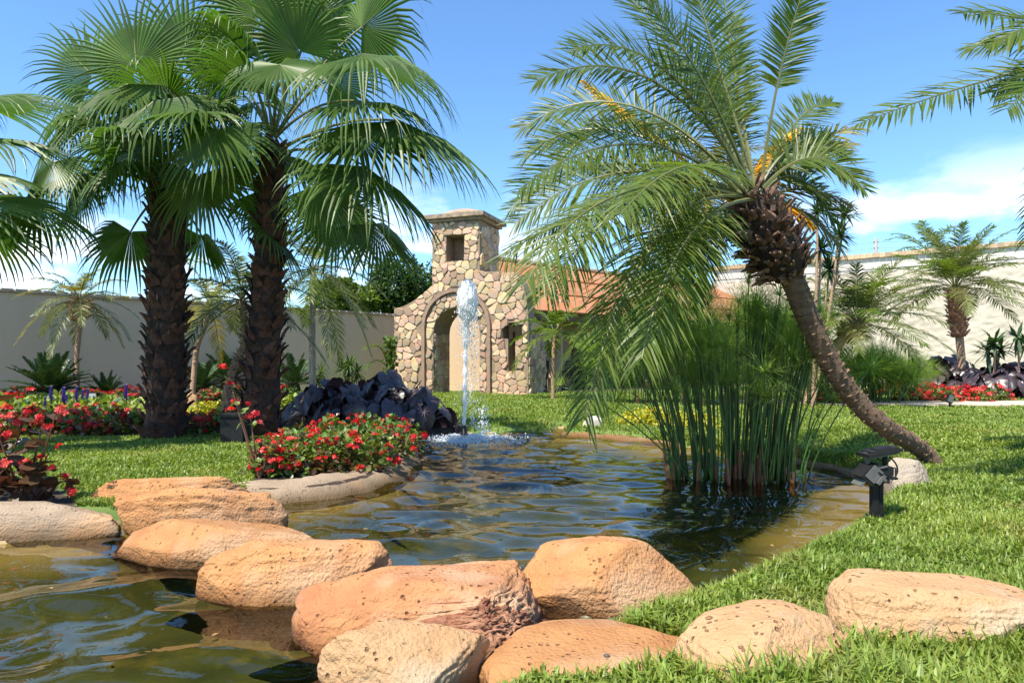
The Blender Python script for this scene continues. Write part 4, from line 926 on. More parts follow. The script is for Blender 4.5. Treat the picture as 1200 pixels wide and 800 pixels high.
yp, yt = palm('yellowing feather palm standing behind the leaning date palm', (817, 474), [(819, 400), (822, 310)], (832, 212), None, .09, .07, 26, 2.1, .5, 31, M_PINY, mats=[M_PINY, M_PINY, M_PIN, M_PING], nl=46, w=.03, elmin=-35)
for c, tpx, dy, ml, LL, w_ in (((880, 188), (936, 152), .5, M_GOLD, .22, .06), ((912, 222), (952, 262), .3, M_GOLD, .22, .035), ((905, 178), (990, 168), .7, M_PINY, .5, .02), ((920, 165), (1004, 150), .9, M_PINY, .45, .02),
        ((930, 200), (996, 240), .6, M_PINY, .45, .02), ((925, 215), (985, 290), .8, M_PINY, .42, .02), ((760, 150), (684, 96), 1.1, M_GOLD, .26, .045), ((800, 175), (745, 235), .8, M_PINY, .5, .022), ((815, 190), (790, 300), .9, M_PINY, .5, .022), ((840, 150), (835, 90), 1.0, M_PINY, .45, .02), ((770, 190), (700, 200), 1.0, M_PINY, .5, .022)):     # yellowed old fronds
    gold = ml is M_GOLD; dn_ = LC + Vector((0, .25, -.05))
    mb = MB(); frond(mb, dn_, P(c[0], c[1], DY + dy), P(tpx[0], tpx[1], DY + dy), LL, 60, w_, int(c[0]), droop=.5 if gold else .3, lift=0 if gold else .15, rr=.03 if gold else .018, a0=32 if gold else 64, a1=14 if gold else 34, t0=.4 if gold else .25, ref=Vector((0, -.6, .8))); mb.build('golden_frond' if gold else 'frond', [ml, M_GOLD if gold else M_PET], lr)
# --- palm outside the frame at the right whose fronds reach in
TR = P(1330, 62, 5.6); br = Vector((TR.x + .5, TR.y + .3, 0)); br.z = gz(br.x, br.y)
tr_ = empty('date_palm', br, 'date palm outside the right edge whose fronds reach into the top right corner', 'palm tree')
trunk_mesh(bez(br - UP * .1, br.lerp(TR, .5) + Vector((.1, 0, 0)), TR, 16), lambda t: .13 + .03 * t, M_TRUNK, tr_, n=12, seed=3)
for i, (c, tpx, d1, d2, LL, t0) in enumerate([((1200, 70), (1004, 146), -.2, -.4, .30, .30), ((1240, 20), (1128, 14), -.4, -.7, .34, .25), ((1260, -5), (1160, 52), .2, .2, .34, .25), ((1262, 60), (1180, 128), -.5, -.9, .34, .25), ((1240, 30), (1130, 58), .5, .7, .3, .3), ((1262, 50), (1165, 108), .3, .4, .34, .25)]):
    mb = MB(); frond(mb, TR, P(c[0], c[1], TR.y + d1), P(tpx[0], tpx[1], TR.y + d2), LL * 1.25, 62, .02, 500 + i, droop=.25, lift=.1, rr=.017, t0=t0, a0=66, a1=34, ref=Vector((0, -.7, .7))); mb.build('frond', [M_PIN, M_PET], tr_)
rand_fronds(tr_, TR, 16, 41, 1.7, .36, 48, .018, M_PIN, az0=.3, azskip=lambda az, el: math.cos(az) < -.05)
# --- smaller palms
palm('short stout palm with a reddish boot before the white wall, behind the papyrus', (943, 470), [(958, 428), (985, 400)], (1006, 378), 16.0, .11, .13, 40, 1.9, .5, 51, M_PING, head=(.5, .27), mats=[M_PING, M_PIN, M_PING], nl=40, w=.024, elmin=-8, sag=.28)
palm('tall palm with a swollen reddish brown trunk rising from the red flower bed', (1124, 463), [(1127, 430), (1124, 392)], (1119, 338), None, .11, .12, 40, 2.4, .55, 53, M_PING, head=(1.5, .24), mats=[M_PING, M_PING, M_PIN], nl=48, w=.03, elmin=2, sag=.26)
palm('slim young palm against the beige wall at the far left', (91, 455), [(90, 420), (92, 395)], (93, 352), 16.0, .055, .06, 22, 1.25, .3, 55, M_PINY, head=(.5, .14), mats=[M_PINY, M_PING], nl=34, w=.022)
palm('palm with a pale crooked trunk rising between the two shaggy fan palms', (262, 480), [(268, 452), (276, 425), (287, 400)], (284, 352), 11.2, .07, .06, 20, 1.4, .34, 57, M_PING, mats=[M_PING, M_PIN], nl=36, w=.02, tm=M_TRUNKP, scars=26)
palm('palm with a thin bent trunk against the wall between the fan palms', (224, 440), [(230, 412), (238, 388)], (246, 362), 15, .06, .05, 18, 1.3, .32, 59, M_PING, mats=[M_PING, M_PINY], nl=34, w=.022)
palm('slender grey trunked palm with drooping fronds right of the tall fan palm', (366, 468), [(366, 430), (366, 380)], (367, 318), 15, .075, .06, 24, 1.7, .4, 61, M_PING, mats=[M_PIN, M_PING], nl=40, w=.024, elmin=-45, tm=mat('grey_palm_trunk', (.3, .26, .22), (.2, .17, .15), rough=.9, scale=10, bump=.5))
palm('young green palm with arching fronds beside the stone facade', (648, 468), [(648, 430)], (650, 392), 18.5, .06, .05, 14, 1.25, .4, 63, M_PIN, nl=30, w=.04, elmin=-5, elmax=75)
palm('small palm beyond the white wall top, left of the bare rod', (1090, 330), [], (1088, 296), 42, .15, .12, 18, 3.2, .7, 65, M_PIN, nl=24, w=.07, name='distant_palm')
# ------------------------------------------------------------------ cycads
M_CYC = mat('cycad_leaf', (.05, .095, .028), (.03, .065, .02), trans=.15, **LEAF)
M_CYCT = mat('cycad_trunk', (.045, .03, .02), (.02, .014, .01), rough=.95, scale=20, bump=.8)
def cycad(label, px, py, wpx, seed, n=30, hpx=None):
    p = on(px, py); s_ = wpx / FP * p.y / 2; root = empty('cycad', p, label, 'cycad'); r = random.Random(seed)
    mb = MB(); mb.lathe((p.x, p.y, p.z - .05), [(.16 * s_ + .06, 0), (.19 * s_ + .06, .2 * s_), (.13 * s_ + .05, .5 * s_), (0, .56 * s_)], 10); mb.build('trunk', M_CYCT, root)
    top = p + UP * .42 * s_
    for i in range(n):
        az = i * 2.39996; el = R(72 - 70 * (i + .5) / n + r.uniform(-6, 6)); hd = Vector((math.cos(az), math.sin(az), 0)); d_ = hd * math.cos(el) + UP * math.sin(el)
        L = s_ * r.uniform(1.0, 1.15); p1 = top + d_ * L * .6; p2 = top + d_ * L * 1.0 - UP * L * .22 * math.cos(el)
        mb = MB(); frond(mb, top, p1, p2, .24 * s_, 34, .035 * s_, seed * 50 + i, droop=.1, lift=.3, t0=.12, rr=.014 * s_, a0=62, a1=40, tip=.45, twist=.3); mb.build('frond', [M_CYC, M_CYC], root)
cycad('large cycad spreading before the beige wall at the far left', 58, 479, 98, 1, 40)
cycad('smaller cycad on the wall side, right of the slim young palm', 124, 475, 56, 2)
cycad('cycad just right of the left shaggy trunk', 236, 471, 74, 3)
cycad('darker cycad half hidden behind the right shaggy trunk', 268, 464, 84, 4)
cycad('bright green cycad peeking out right of the tall fan palm trunk', 344, 466, 74, 5, 24)
# ------------------------------------------------------------------ flowering bushes
M_BEG = mat('begonia_leaf', (.13, .20, .035), (.08, .14, .025), rough=.4, island=.4, hue=.02, trans=.3, tcol=(1.7, 1.7, .5), scale=2, c3=(.15, .07, .03), c3scale=2.4, c3lim=(.52, .62))
M_BRZ = mat('bronze_leaf', (.11, .045, .03), (.06, .05, .02), rough=.35, island=.35, trans=.2, tcol=(1.6, 1, .6), scale=3)
M_RED = mat('red_petal', (.62, .018, .015), (.48, .01, .02), rough=.5, island=.25, trans=.3, tcol=(1.5, .8, .8))
M_PINK = mat('coral_petal', (.75, .10, .08), (.62, .05, .05), rough=.5, island=.2, trans=.3, tcol=(1.4, 1, 1))
M_LIME = mat('lime_leaf', (.30, .34, .05), (.18, .25, .04), rough=.5, island=.3, trans=.35, tcol=(1.6, 1.6, .4))
M_YEL = mat('yellow_leaf', (.50, .42, .02), (.36, .36, .03), rough=.5, island=.25, trans=.3, tcol=(1.4, 1.4, .3))
M_GRN = mat('shrub_leaf', (.07, .12, .03), (.045, .085, .02), rough=.5, island=.35, trans=.3, tcol=(1.7, 1.8, .5))
M_STEM = mat('stem', (.12, .09, .03), (.08, .05, .03), rough=.6)
def leaf_at(mb, p, d_, nrm, L, w, mi=0):
    sd = d_.cross(nrm)
    if sd.length < 1e-3: sd = Vector((1, 0, 0))
    sd.normalize(); n_ = sd.cross(d_)
    q = [p, p + d_ * L * .35 - sd * w * .5 + n_ * w * .12, p + d_ * L * .75 - sd * w * .35, p + d_ * L, p + d_ * L * .75 + sd * w * .35, p + d_ * L * .35 + sd * w * .5 + n_ * w * .12]
    mb.add(q, [(0, 3, 2, 1), (0, 5, 4, 3)], mi)
def rdir(r): 
    v = Vector((r.gauss(0, 1), r.gauss(0, 1), r.gauss(0, 1))); return v.normalized()
def foliage_mesh(name, rx, ry, h, n, L, w, mats, seed, up=.6, stems=6, mix=0.0, inner=.35):
    r = random.Random(seed); mb = MB()
    for i in range(n):
        v = rdir(r); v.z = abs(v.z); rad = inner + (1 - inner) * r.random() ** .5; lump = 1 + .35 * noise.noise(v * 2.3 + Vector((seed, 0, 0)))
        p = Vector((v.x * rx * rad * lump, v.y * ry * rad * lump, .03 + v.z * h * rad * lump)); d_ = (v * .7 + rdir(r) * .8 + UP * .1).normalized()
        leaf_at(mb, p, d_, (UP * up + v * .4 + rdir(r) * .5).normalized(), L * r.uniform(.6, 1.25), w * r.uniform(.7, 1.2), 1 if r.random() < mix else 0)
    for i in range(stems):
        v = rdir(r); v.z = abs(v.z); mb.tube([(v.x * .05, v.y * .05, -.03), (v.x * rx * .4, v.y * ry * .4, h * .45), (v.x * rx * .75, v.y * ry * .75, h * (.4 + .5 * v.z))], [.012, .009, .005], 4, len(mats) - 1)
    return mb.mesh(name, mats)
def flower_mesh(name, R_, n, m, seed):
    r = random.Random(seed); mb = MB()
    for i in range(n):
        v = rdir(r); v.z = abs(v.z) * .7; c = v * R_ * r.uniform(.3, 1.0); nn = (v + rdir(r) * .4 + Vector((0, -.3, .3))).normalized(); s0 = nn.cross(Vector((.3, .2, .9))).normalized(); s1 = nn.cross(s0); k = R_ * r.uniform(.38, .6)
        for a in range(4):
            t = a * math.pi / 2 + .4; d_ = s0 * math.cos(t) + s1 * math.sin(t); e_ = s0 * -math.sin(t) + s1 * math.cos(t)
            mb.add([c, c + d_ * k * .7 - e_ * k * .42 + nn * k * .12, c + d_ * k * 1.05 + nn * k * .2, c + d_ * k * .7 + e_ * k * .42 + nn * k * .12], [(0, 1, 2, 3)])
    return mb.mesh(name, m)
FL_RED = [flower_mesh('flower', .045, 9, M_RED, i) for i in range(4)]; FL_PINK = [flower_mesh('flower', .05, 9, M_PINK, i) for i in range(3)]
FO_BEG = [foliage_mesh('foliage', .38, .34, .42, 330, .085, .065, [M_BEG, M_BRZ, M_STEM], i, mix=.12) for i in range(4)]
FO_LOW = [foliage_mesh('foliage', .42, .36, .26, 240, .075, .06, [M_BEG, M_BRZ, M_STEM], 10 + i, mix=.2) for i in range(3)]
def bush(p, s_, fol, flowers, nf, label, cat, group, seed, rx=.38, ry=.34, h=.42, name='flowering_bush', fs=1.0, front=.6):
    r = random.Random(seed); root = empty(name, p, label, cat, group, rz=0); f = link('foliage', fol, root); f.scale = (s_, s_, s_); f.rotation_euler = (0, 0, r.uniform(0, 6.28))
    for i in range(nf):
        v = rdir(r); v.z = abs(v.z) * 1.1
        if v.y > .2 and r.random() < front: v.y = -v.y
        v.normalize(); rad = r.uniform(.88, 1.12); o = link('flower', flowers[r.randrange(len(flowers))], root); o.location = Vector((v.x * rx, v.y * ry, .04 + v.z * h)) * s_ * rad
        k = r.uniform(.7, 1.25) * fs; o.scale = (k, k, k); o.rotation_euler = (r.uniform(-.4, .4), r.uniform(-.4, .4), r.uniform(0, 6.28))
    return root
seed = 100
for ib, (px, py, s_) in enumerate(((318, 556, .62), (345, 556, .72), (372, 554, .80), (400, 552, .9), (428, 548, .92), (455, 538, .88), (476, 528, .75), (352, 540, .8), (390, 536, .9), (425, 530, .95), (456, 522, .85), (385, 522, .8), (330, 535, .6), (418, 515, .8))):
    seed += 1; bush(on(px, py), s_, FO_BEG[seed % 4], FL_RED, 19, f'red begonia bush on the island bank, {ORD[ib]} from left along the kerb' if ib < 7 else f'red begonia bush behind the front row on the island, {ORD[ib - 7]} set back', 'flower bush', 'red begonias on the island bank', seed, fs=.9)
# straggly begonia stems before the right trunk
def straggle(px, py, label, stems, seed, big=False, sc=1.0):
    r = random.Random(seed); p = on(px, py); root = empty('straggly_begonia', p, label, 'flower bush')
    for (dx, dz, fx) in stems:
        e_ = p + Vector((dx, r.uniform(-.1, .1), dz)) * sc; mid = p.lerp(e_, .5) + Vector((dx * .15, 0, .06)); mb = MB(); mb.tube(bez(p, mid, e_, 6), [.011] * 3 + [.008] * 2 + [.005] * 2, 5); pa = mb.build('stem', M_STEMR, root)
        lm_ = M_BRZ if big or r.random() < .5 else M_BEG
        for k in range(8 if big else 6):
            mb = MB()
            t = r.uniform(.3, 1); q = bez(p, mid, e_, 10)[int(t * 10)]; d_ = (rdir(r) + UP * -.1 + Vector((0, -.4, 0))).normalized(); leaf_at(mb, q, d_, (UP + rdir(r) * .6).normalized(), (.17 if big else .09) * r.uniform(.6, 1.1), (.13 if big else .07) * r.uniform(.7, 1)); mb.build('leaf', lm_, root)
        for k in range(fx):
            o = link('flower', (FL_RED + FL_PINK)[r.randrange(5)], root); o.location = e_ - p + Vector((r.uniform(-.09, .09), r.uniform(-.09, .05), r.uniform(-.12, .06))) * sc; k_ = r.uniform(.7, 1.1); o.scale = (k_,) * 3; o.rotation_euler = (r.uniform(-.5, .5), r.uniform(-.5, .5), r.uniform(0, 6))
    return root
M_STEMR = mat('reddish_stem', (.14, .06, .03), (.09, .04, .025), rough=.5)
straggle(304, 560, 'tall thin red begonia stems leaning in front of the tall fan palm trunk', [(-.22, .75, 3), (-.1, .55, 3), (.02, .36, 3), (-.3, 1.0, 2), (.12, .28, 3), (.2, .40, 3)], 5)
straggle(28, 590, 'bronze leaved red begonia above the grey kerb stone at the left edge', [(-.35, .62, 2), (-.15, .58, 1), (.12, .75, 2), (.3, .70, 2), (.22, .40, 3), (.30, .18, 3), (-.1, .28, 2), (-.42, .34, 2), (.05, .34, 2), (-.3, .2, 1), (.15, .22, 2)], 6, True)
straggle(-8, 585, 'second bronze leaved red begonia cut by the left edge of the picture', [(.05, .85, 3), (.2, .65, 2), (-.2, .8, 3), (0, .5, 2)], 8, True)
# back beds: rows of bushes
r = random.Random(77)
def row(x0, x1, y0, y1, n, s_, fol, flowers, nf, label, cat, group, fs=1.0, name='flowering_bush', **k):
    global seed
    for i in range(n):
        seed += 1; px = x0 + (x1 - x0) * (i + .5) / n + r.uniform(-4, 4); py = y0 + (y1 - y0) * (i + .5) / n + r.uniform(-2.5, 2.5)
        bush(on(px, py), s_ * r.uniform(.85, 1.15), fol[seed % len(fol)], flowers, nf, f'{label}, {ORD[i]} from left', cat, group, seed, fs=fs, name=name, **k)
row(-60, 165, 511, 509, 13, 1.05, FO_LOW, FL_PINK + FL_RED, 15, 'red coral begonia in the row edging the left lawn', 'flower bush', 'begonias in front of the left bed', 1.1, h=.28)
row(-50, 165, 503, 501, 11, 1.05, FO_LOW, FL_PINK + FL_RED, 11, 'red coral begonia in the row behind the lawn edge row', 'flower bush', 'begonias in front of the left bed', 1.1, h=.28)
row(-40, 160, 484, 477, 14, 1.25, FO_LOW, FL_RED, 15, 'red begonia beneath the cycads by the beige wall', 'flower bush', 'begonias beneath the cycads', 1.5, h=.3)
row(222, 275, 508, 507, 5, .95, FO_LOW, FL_RED + FL_PINK, 9, 'low red begonia between the two shaggy trunks', 'flower bush', 'begonias between the trunks', 1.1, h=.28)
row(235, 335, 474, 472, 6, 1.3, FO_LOW, FL_RED, 9, 'red begonia behind the yellow groundcover by the wall', 'flower bush', 'begonias behind the yellow groundcover', 1.4, h=.3)
row(1064, 1164, 470, 470, 10, 1.15, FO_LOW, FL_RED + FL_PINK, 17, 'red begonia edging the path below the black elephant ears', 'flower bush', 'begonias along the path', 1.5, h=.3)
row(1030, 1062, 463, 462, 4, 1.3, FO_LOW, FL_RED, 12, 'red begonia behind the path, left of the black elephant ears', 'flower bush', 'begonias behind the path', 1.5, h=.3)
row(940, 985, 472, 472, 5, 1.2, FO_LOW, FL_RED, 12, 'red begonia by the pale trunk behind the papyrus', 'flower bush', 'begonias behind the papyrus', 1.5, h=.3)
FO_LIME = [foliage_mesh('foliage', .5, .42, .24, 260, .10, .07, [M_LIME, M_GRN], 20 + i, mix=.35) for i in range(3)]
FO_YEL = [foliage_mesh('foliage', .5, .42, .26, 300, .09, .05, [M_YEL, M_LIME], 25 + i, mix=.2) for i in range(3)]
row(-40, 165, 497, 493, 14, 1.2, FO_LIME, FL_RED, 0, 'variegated groundcover in the nearer middle row of the left bed', 'plant', 'groundcover clumps in the left bed', name='groundcover_plant')
row(-30, 165, 490, 485, 13, 1.25, FO_LIME, FL_RED, 0, 'variegated groundcover in the farther middle row of the left bed', 'plant', 'groundcover clumps in the left bed', name='groundcover_plant')
row(222, 285, 494, 492, 6, 1.0, FO_YEL, FL_RED, 0, 'bright yellow groundcover between the shaggy trunks', 'plant', 'yellow groundcover clumps', name='groundcover_plant')
row(325, 362, 480, 478, 4, 1.1, FO_LIME, FL_RED, 0, 'lime groundcover right of the tall fan palm trunk', 'plant', 'lime groundcover clumps', name='groundcover_plant')
row(738, 775, 497, 498, 4, .85, FO_YEL, FL_RED, 0, 'golden shrub on the far bank beside the papyrus', 'shrub', 'yellow shrubs on the far bank', name='yellow_shrub')
row(790, 822, 500, 503, 3, .85, FO_YEL, FL_RED, 0, 'golden yellow shrub half hidden behind the papyrus stems', 'shrub', 'yellow shrubs behind the papyrus', name='yellow_shrub')
# purple flower spikes
M_PUR = mat('purple_flower', (.16, .10, .42), (.10, .07, .3), rough=.6, island=.3)
mb = MB(); mb.tube([(0, 0, 0), (0, 0, .34)], .008, 4, 1); rr_ = random.Random(3)
for i in range(60): v = rdir(rr_); leaf_at(mb, Vector((0, 0, .3 + .2 * i / 60)), Vector((v.x, v.y, .5)).normalized(), UP, .05 * (1.2 - i / 80), .03)
for i in range(10): v = rdir(rr_); leaf_at(mb, Vector((0, 0, .02)), Vector((v.x, v.y, .8)).normalized(), UP, .2, .05, 2)
SPK = mb.mesh('purple_flower_spike', [M_PUR, M_STEM, M_GRN])
for i, (px, py) in enumerate(sorted(((53, 500), (78, 497), (97, 492), (103, 492), (75, 504), (148, 497), (60, 497), (90, 499)))):
    o = link('purple_flower_spike', SPK); p = on(px, py); o.location = p; k_ = rnd.uniform(.9, 1.3); o.scale = (k_,) * 3; tag(o, f'purple flower spike in the left bed, {ORD[i]} from the left', 'flower', 'purple flower spikes')
# ------------------------------------------------------------------ black elephant ears
M_EAR = mat('black_purple_leaf', (.034, .022, .025), (.055, .037, .042), rough=.34, spec=.55, scale=2, objrand=.75, trans=.05, tcol=(2, 1, 1.5))
M_VEIN = mat('purple_vein', (.17, .12, .17), (.13, .09, .13), rough=.5)
def ear_mesh(seed):
    """heart shaped leaf hung from its notch: rings of a smooth outline, drooping tip, wavy margin"""
    r = random.Random(seed); mb = MB(); L = .46; NA = 28; keys = [(0, 1.0), (22, .80), (45, .64), (75, .54), (110, .50), (145, .47), (165, .36), (180, .10)]
    def rho(deg):
        for (a, x), (b_, y) in zip(keys, keys[1:]):
            if deg <= b_: t = (deg - a) / (b_ - a); t = t * t * (3 - 2 * t) if a > 100 else t; return L * (x + (y - x) * t)
    q = [(0, 0, 0)]; rings = (.3, .6, .85, 1.0)
    for k in rings:
        for i in range(NA):
            d_ = 360 * i / NA; d_ = d_ if d_ <= 180 else d_ - 360; R_ = rho(abs(d_)) * k; x, y = R_ * math.sin(R(d_)), R_ * math.cos(R(d_))
            z = -.34 * max(0, y) ** 2 / L - .9 * min(0, y) ** 2 / L + .30 * abs(x) - .55 * x * x / L + .016 * k ** 3 * math.sin(d_ * .16 + seed * 2); q.append((x, y, z))
    f = [(0, 1 + i, 1 + (i + 1) % NA) for i in range(NA)]
    for j in range(len(rings) - 1): f += [(1 + j * NA + i, 1 + (j + 1) * NA + i, 1 + (j + 1) * NA + (i + 1) % NA, 1 + j * NA + (i + 1) % NA) for i in range(NA)]
    mb.add(q, f)
    for d_ in (0, 38, -38, 80, -80, 125, -125):
        R_ = rho(abs(d_)); pts = []
        for k in (.02, .3, .6, .92): x, y = R_ * k * math.sin(R(d_)), R_ * k * math.cos(R(d_)); pts.append((x, y, -.34 * max(0, y) ** 2 / L - .9 * min(0, y) ** 2 / L + .30 * abs(x) - .55 * x * x / L + .004))
        mb.tube(pts, [.006, .005, .003, .0015], 4, 1)
    return mb.mesh('leaf', [M_EAR, M_VEIN], smooth=True)
EARS = [ear_mesh(i) for i in range(4)]
def elephant_ear(p, label, n, seed, s_, group=None, spread=.55, h=.72):
    r = random.Random(seed); root = empty('elephant_ear', p, label, 'plant', group)
    for i in range(n):
        az = i * 2.4 + r.uniform(-.3, .3); t = (i + .5) / n; rad = spread * (.15 + .95 * t) * s_; z = h * s_ * (1.05 - .65 * t) * r.uniform(.8, 1.12)
        e_ = Vector((rad * math.cos(az), rad * math.sin(az), z)); mb = MB(); mb.tube(bez(Vector((0, 0, -.03)), Vector((e_.x * .35, e_.y * .35, z * .75)), e_, 5), [.018, .016, .014, .011, .009, .008], 5); st = mb.build('stem', M_VEIN, root, True, world=False)
        o = link('leaf', EARS[r.randrange(4)], root); o.location = e_; k_ = s_ * r.uniform(.55, .95); o.scale = (k_,) * 3; o.rotation_euler = (R(r.uniform(-72, -25)), R(r.uniform(-28, 28)), az - math.pi / 2 + r.uniform(-.6, .6))
for i, (px, py, n, s_) in enumerate(sorted(((376, 500, 15, .9), (404, 502, 16, .95), (434, 498, 17, 1.0), (464, 502, 17, 1.0), (494, 503, 17, .85), (450, 494, 16, 1.05)))):
    elephant_ear(on(px, py), f'black leaved elephant ear on the island left of the fountain, {ORD[i]} from left', n, 40 + i, s_, 'black elephant ears on the island')
for i, (px, py, n, s_) in enumerate(sorted(((1078, 463, 14, 1.35), (1096, 463, 14, 1.45), (1135, 463, 14, 1.3), (1112, 460, 14, 1.6)))):
    elephant_ear(on(px, py), f'black leaved elephant ear round the foot of the tall brown palm, {ORD[i]} from left', n, 60 + i, s_, 'black elephant ears by the path')
for i, (px, py, n, s_) in enumerate(sorted(((1158, 467, 16, 1.15), (1176, 468, 18, 1.2), (1195, 468, 18, 1.2), (1214, 468, 14, 1.2), (1167, 463, 14, 1.3), (1187, 463, 14, 1.3)))):
    elephant_ear(on(px, py), f'slaty black elephant ear at the right edge beyond the path, {ORD[i]} from left', n, 70 + i, s_, 'black elephant ears at the right edge')
# ------------------------------------------------------------------ papyrus
M_STALK = mat('papyrus_stalk', (.05, .115, .022), (.03, .08, .016), rough=.4, objrand=.4, hue=.015)
M_RAY = mat('papyrus_rays', (.27, .37, .10), (.19, .28, .07), rough=.5, island=.3, trans=.5, tcol=(1.6, 1.7, .6))
M_DRY = mat('dry_sheath', (.22, .07, .035), (.16, .09, .04), rough=.7, objrand=.3)
def umbel_mesh(seed, n=95, L=.28):
    r = random.Random(seed); mb = MB()
    for i in range(n):
        v = rdir(r); v.z = v.z * .7 + .45; v.normalize(); l_ = L * r.uniform(.6, 1.15); p1 = v * l_ * .55; p2 = v * l_ + Vector((v.x, v.y, 0)) * l_ * .12 - UP * l_ * r.uniform(.02, .3); sd = v.cross(UP); sd = sd.normalized() if sd.length > .05 else Vector((1, 0, 0)); w = .0019
        mb.add([-sd * w, sd * w, p1 - sd * w, p1 + sd * w, p2], [(0, 1, 3, 2), (2, 3, 4)])
        if r.random() < .55:
            for k in range(2): d_ = (v + rdir(r) * .5).normalized(); mb.add([p1 * 1.25 - sd * w, p1 * 1.25 + sd * w, p1 * 1.25 + d_ * l_ * .4], [(0, 1, 2)])
    return mb.mesh('umbel', M_RAY)
UMB = [umbel_mesh(i) for i in range(5)]
def papyrus(p, label, n, rx, ry, hmin, hmax, fan, seed, us=1.0, rad=.0085, sparse=1.0):
    r = random.Random(seed); root = empty('papyrus', p, label, 'papyrus')
    for i in range(n):
        a = r.uniform(0, 6.283); q = math.sqrt(r.random()); b = Vector((rx * q * math.cos(a), ry * q * math.sin(a), -.12)); h = r.uniform(hmin, hmax) * (1.05 - .25 * q)
        e_ = Vector((b.x * fan + r.gauss(0, .10), b.y * fan + r.gauss(0, .08), h)); mid = b.lerp(e_, .5) + Vector((-b.x * .18, 0, .1)); mb = MB(); R_ = rad * r.uniform(.7, 1.4); path = bez(b, mid, e_, 7); mb.tube(path, [R_ * (1.15 - .6 * k / 7) for k in range(8)], 5); mb.build('stalk', M_STALK, root, True, world=False)
        if r.random() < .45: mb = MB(); k = r.uniform(.18, .42); e2 = b.lerp(path[3], k * 1.5); mb.tube([b, e2], [R_ * 1.9, R_ * 1.25], 5); mb.build('sheath', M_DRY, root, world=False)
        if r.random() < sparse:
            o = link('umbel', UMB[r.randrange(5)], root); o.location = e_; k_ = us * r.uniform(.75, 1.25); o.scale = (k_,) * 3; o.rotation_euler = (r.uniform(-.3, .3), r.uniform(-.3, .3) + (e_.x - b.x) * .5, r.uniform(0, 6))
    return root
pc = G(862, 561, 0)
pr = papyrus(pc, 'tall papyrus clump standing in the pond with feathery tops', 145, .72, .34, 1.0, 2.05, 1.5, 5, rad=.0102, us=1.08, sparse=.85)
rr_ = random.Random(8)
for tx, ty, bx_ in ((742, 462, 808), (690, 452, 812), (655, 452, 818), (728, 400, 800), (958, 488, 938), (770, 420, 795), (940, 420, 915)):          # stalks that flop outwards
    b = Vector(((bx_ - 862) / FP * pc.y, rr_.uniform(-.2, .1), -.1)); e_ = P(tx, ty, pc.y + rr_.uniform(-.3, .2)) - pc; mid = b.lerp(e_, .55) + Vector((0, 0, .32)); mb = MB(); mb.tube(bez(b, mid, e_, 9), [.009 - .0005 * k for k in range(10)], 5); mb.build('stalk', M_STALK, pr, True, world=False)
    o = link('umbel', UMB[0], pr); o.location = e_; o.scale = (.6,) * 3
papyrus(on(1000, 474), 'second papyrus clump beyond the path below the short stout palm', 90, 1.1, .5, .5, 1.35, 1.25, 9, us=1.9, rad=.012)
papyrus(on(1040, 470), 'low feathery papyrus right of the second clump by the white wall', 60, .8, .5, .6, 1.15, 1.3, 10, us=1.8, rad=.012)
papyrus(on(770, 474), 'light green papyrus at the far side of the lawn before the hall', 60, 1.6, .5, .9, 1.9, 1.2, 12, us=2.0, rad=.011)
papyrus(on(872, 476), 'papyrus thicket behind the tall clump, across the lawn', 60, 1.7, .6, 1.2, 2.5, 1.2, 13, us=2.2, rad=.012)
# ------------------------------------------------------------------ trees, shrubs by the walls
M_TREE = mat('tree_leaf', (.055, .10, .022), (.035, .07, .015), rough=.5, island=.4, hue=.015, trans=.3, tcol=(1.8, 1.9, .5))
M_TREEB = mat('bright_tree_leaf', (.11, .16, .03), (.075, .12, .022), rough=.5, island=.4, trans=.35, tcol=(1.7, 1.7, .5))
def tree(px, py, Y, rpx, hpx, label, m_, seed, n=6500, L=.22):
    c = P(px, py, Y); r = random.Random(seed); b = Vector((c.x, c.y, gz(c.x, c.y))); root = empty('broadleaf_tree', b, label, 'tree'); rx, rz_ = rpx / FP * Y, hpx / FP * Y
    mb = MB(); mb.tube(bez(b - UP * .2, b.lerp(c, .5) + Vector((.2, 0, 0)), c, 8), [.22 - .015 * k for k in range(9)], 8)
    for k in range(7):
        v = rdir(r); v.z = abs(v.z); mb.tube(bez(b.lerp(c, .65), b.lerp(c, .9) + Vector((v.x * rx * .4, v.y * rx * .4, 0)), c + Vector((v.x * rx * .7, v.y * rx * .7, v.z * rz_ * .7)), 5), [.09, .08, .06, .05, .03, .02], 5)
    mb.build('trunk', M_TRUNK, root)
    mb = MB(); cl = [(rdir(r), r.uniform(.22, .42)) for _ in range(34)]; cl = [(Vector((v.x * rx * .75, v.y * rx * .75, v.z * rz_ * .75)), q) for v, q in cl]
    for i in range(n):
        cc, q = cl[i % len(cl)]; v = rdir(r); p = c + cc + Vector((v.x * rx * q, v.y * rx * q, v.z * rz_ * q)) * r.random() ** .4; leaf_at(mb, p, (v + rdir(r)).normalized(), (UP + rdir(r) * .7).normalized(), L * r.uniform(.7, 1.3), L * .55)
    mb.build('crown', m_, root)
tree(468, 338, 31, 34, 42, 'dark green tree rising behind the wall, left of the stone tower', M_TREE, 1)
tree(405, 352, 30, 42, 24, 'bright green tree top behind the wall between the fan palm and the tower', M_TREEB, 2)
tree(505, 350, 40, 26, 40, 'darker tree close behind the stone facade', M_TREE, 3, 3500)
tree(790, 430, 27, 60, 42, 'leafy green tree in front of the hall behind the papyrus', M_TREEB, 4, 5000, .16)
tree(900, 420, 24, 70, 55, 'green thicket tree behind the tall papyrus clump', M_GRN, 5, 7000, .14)
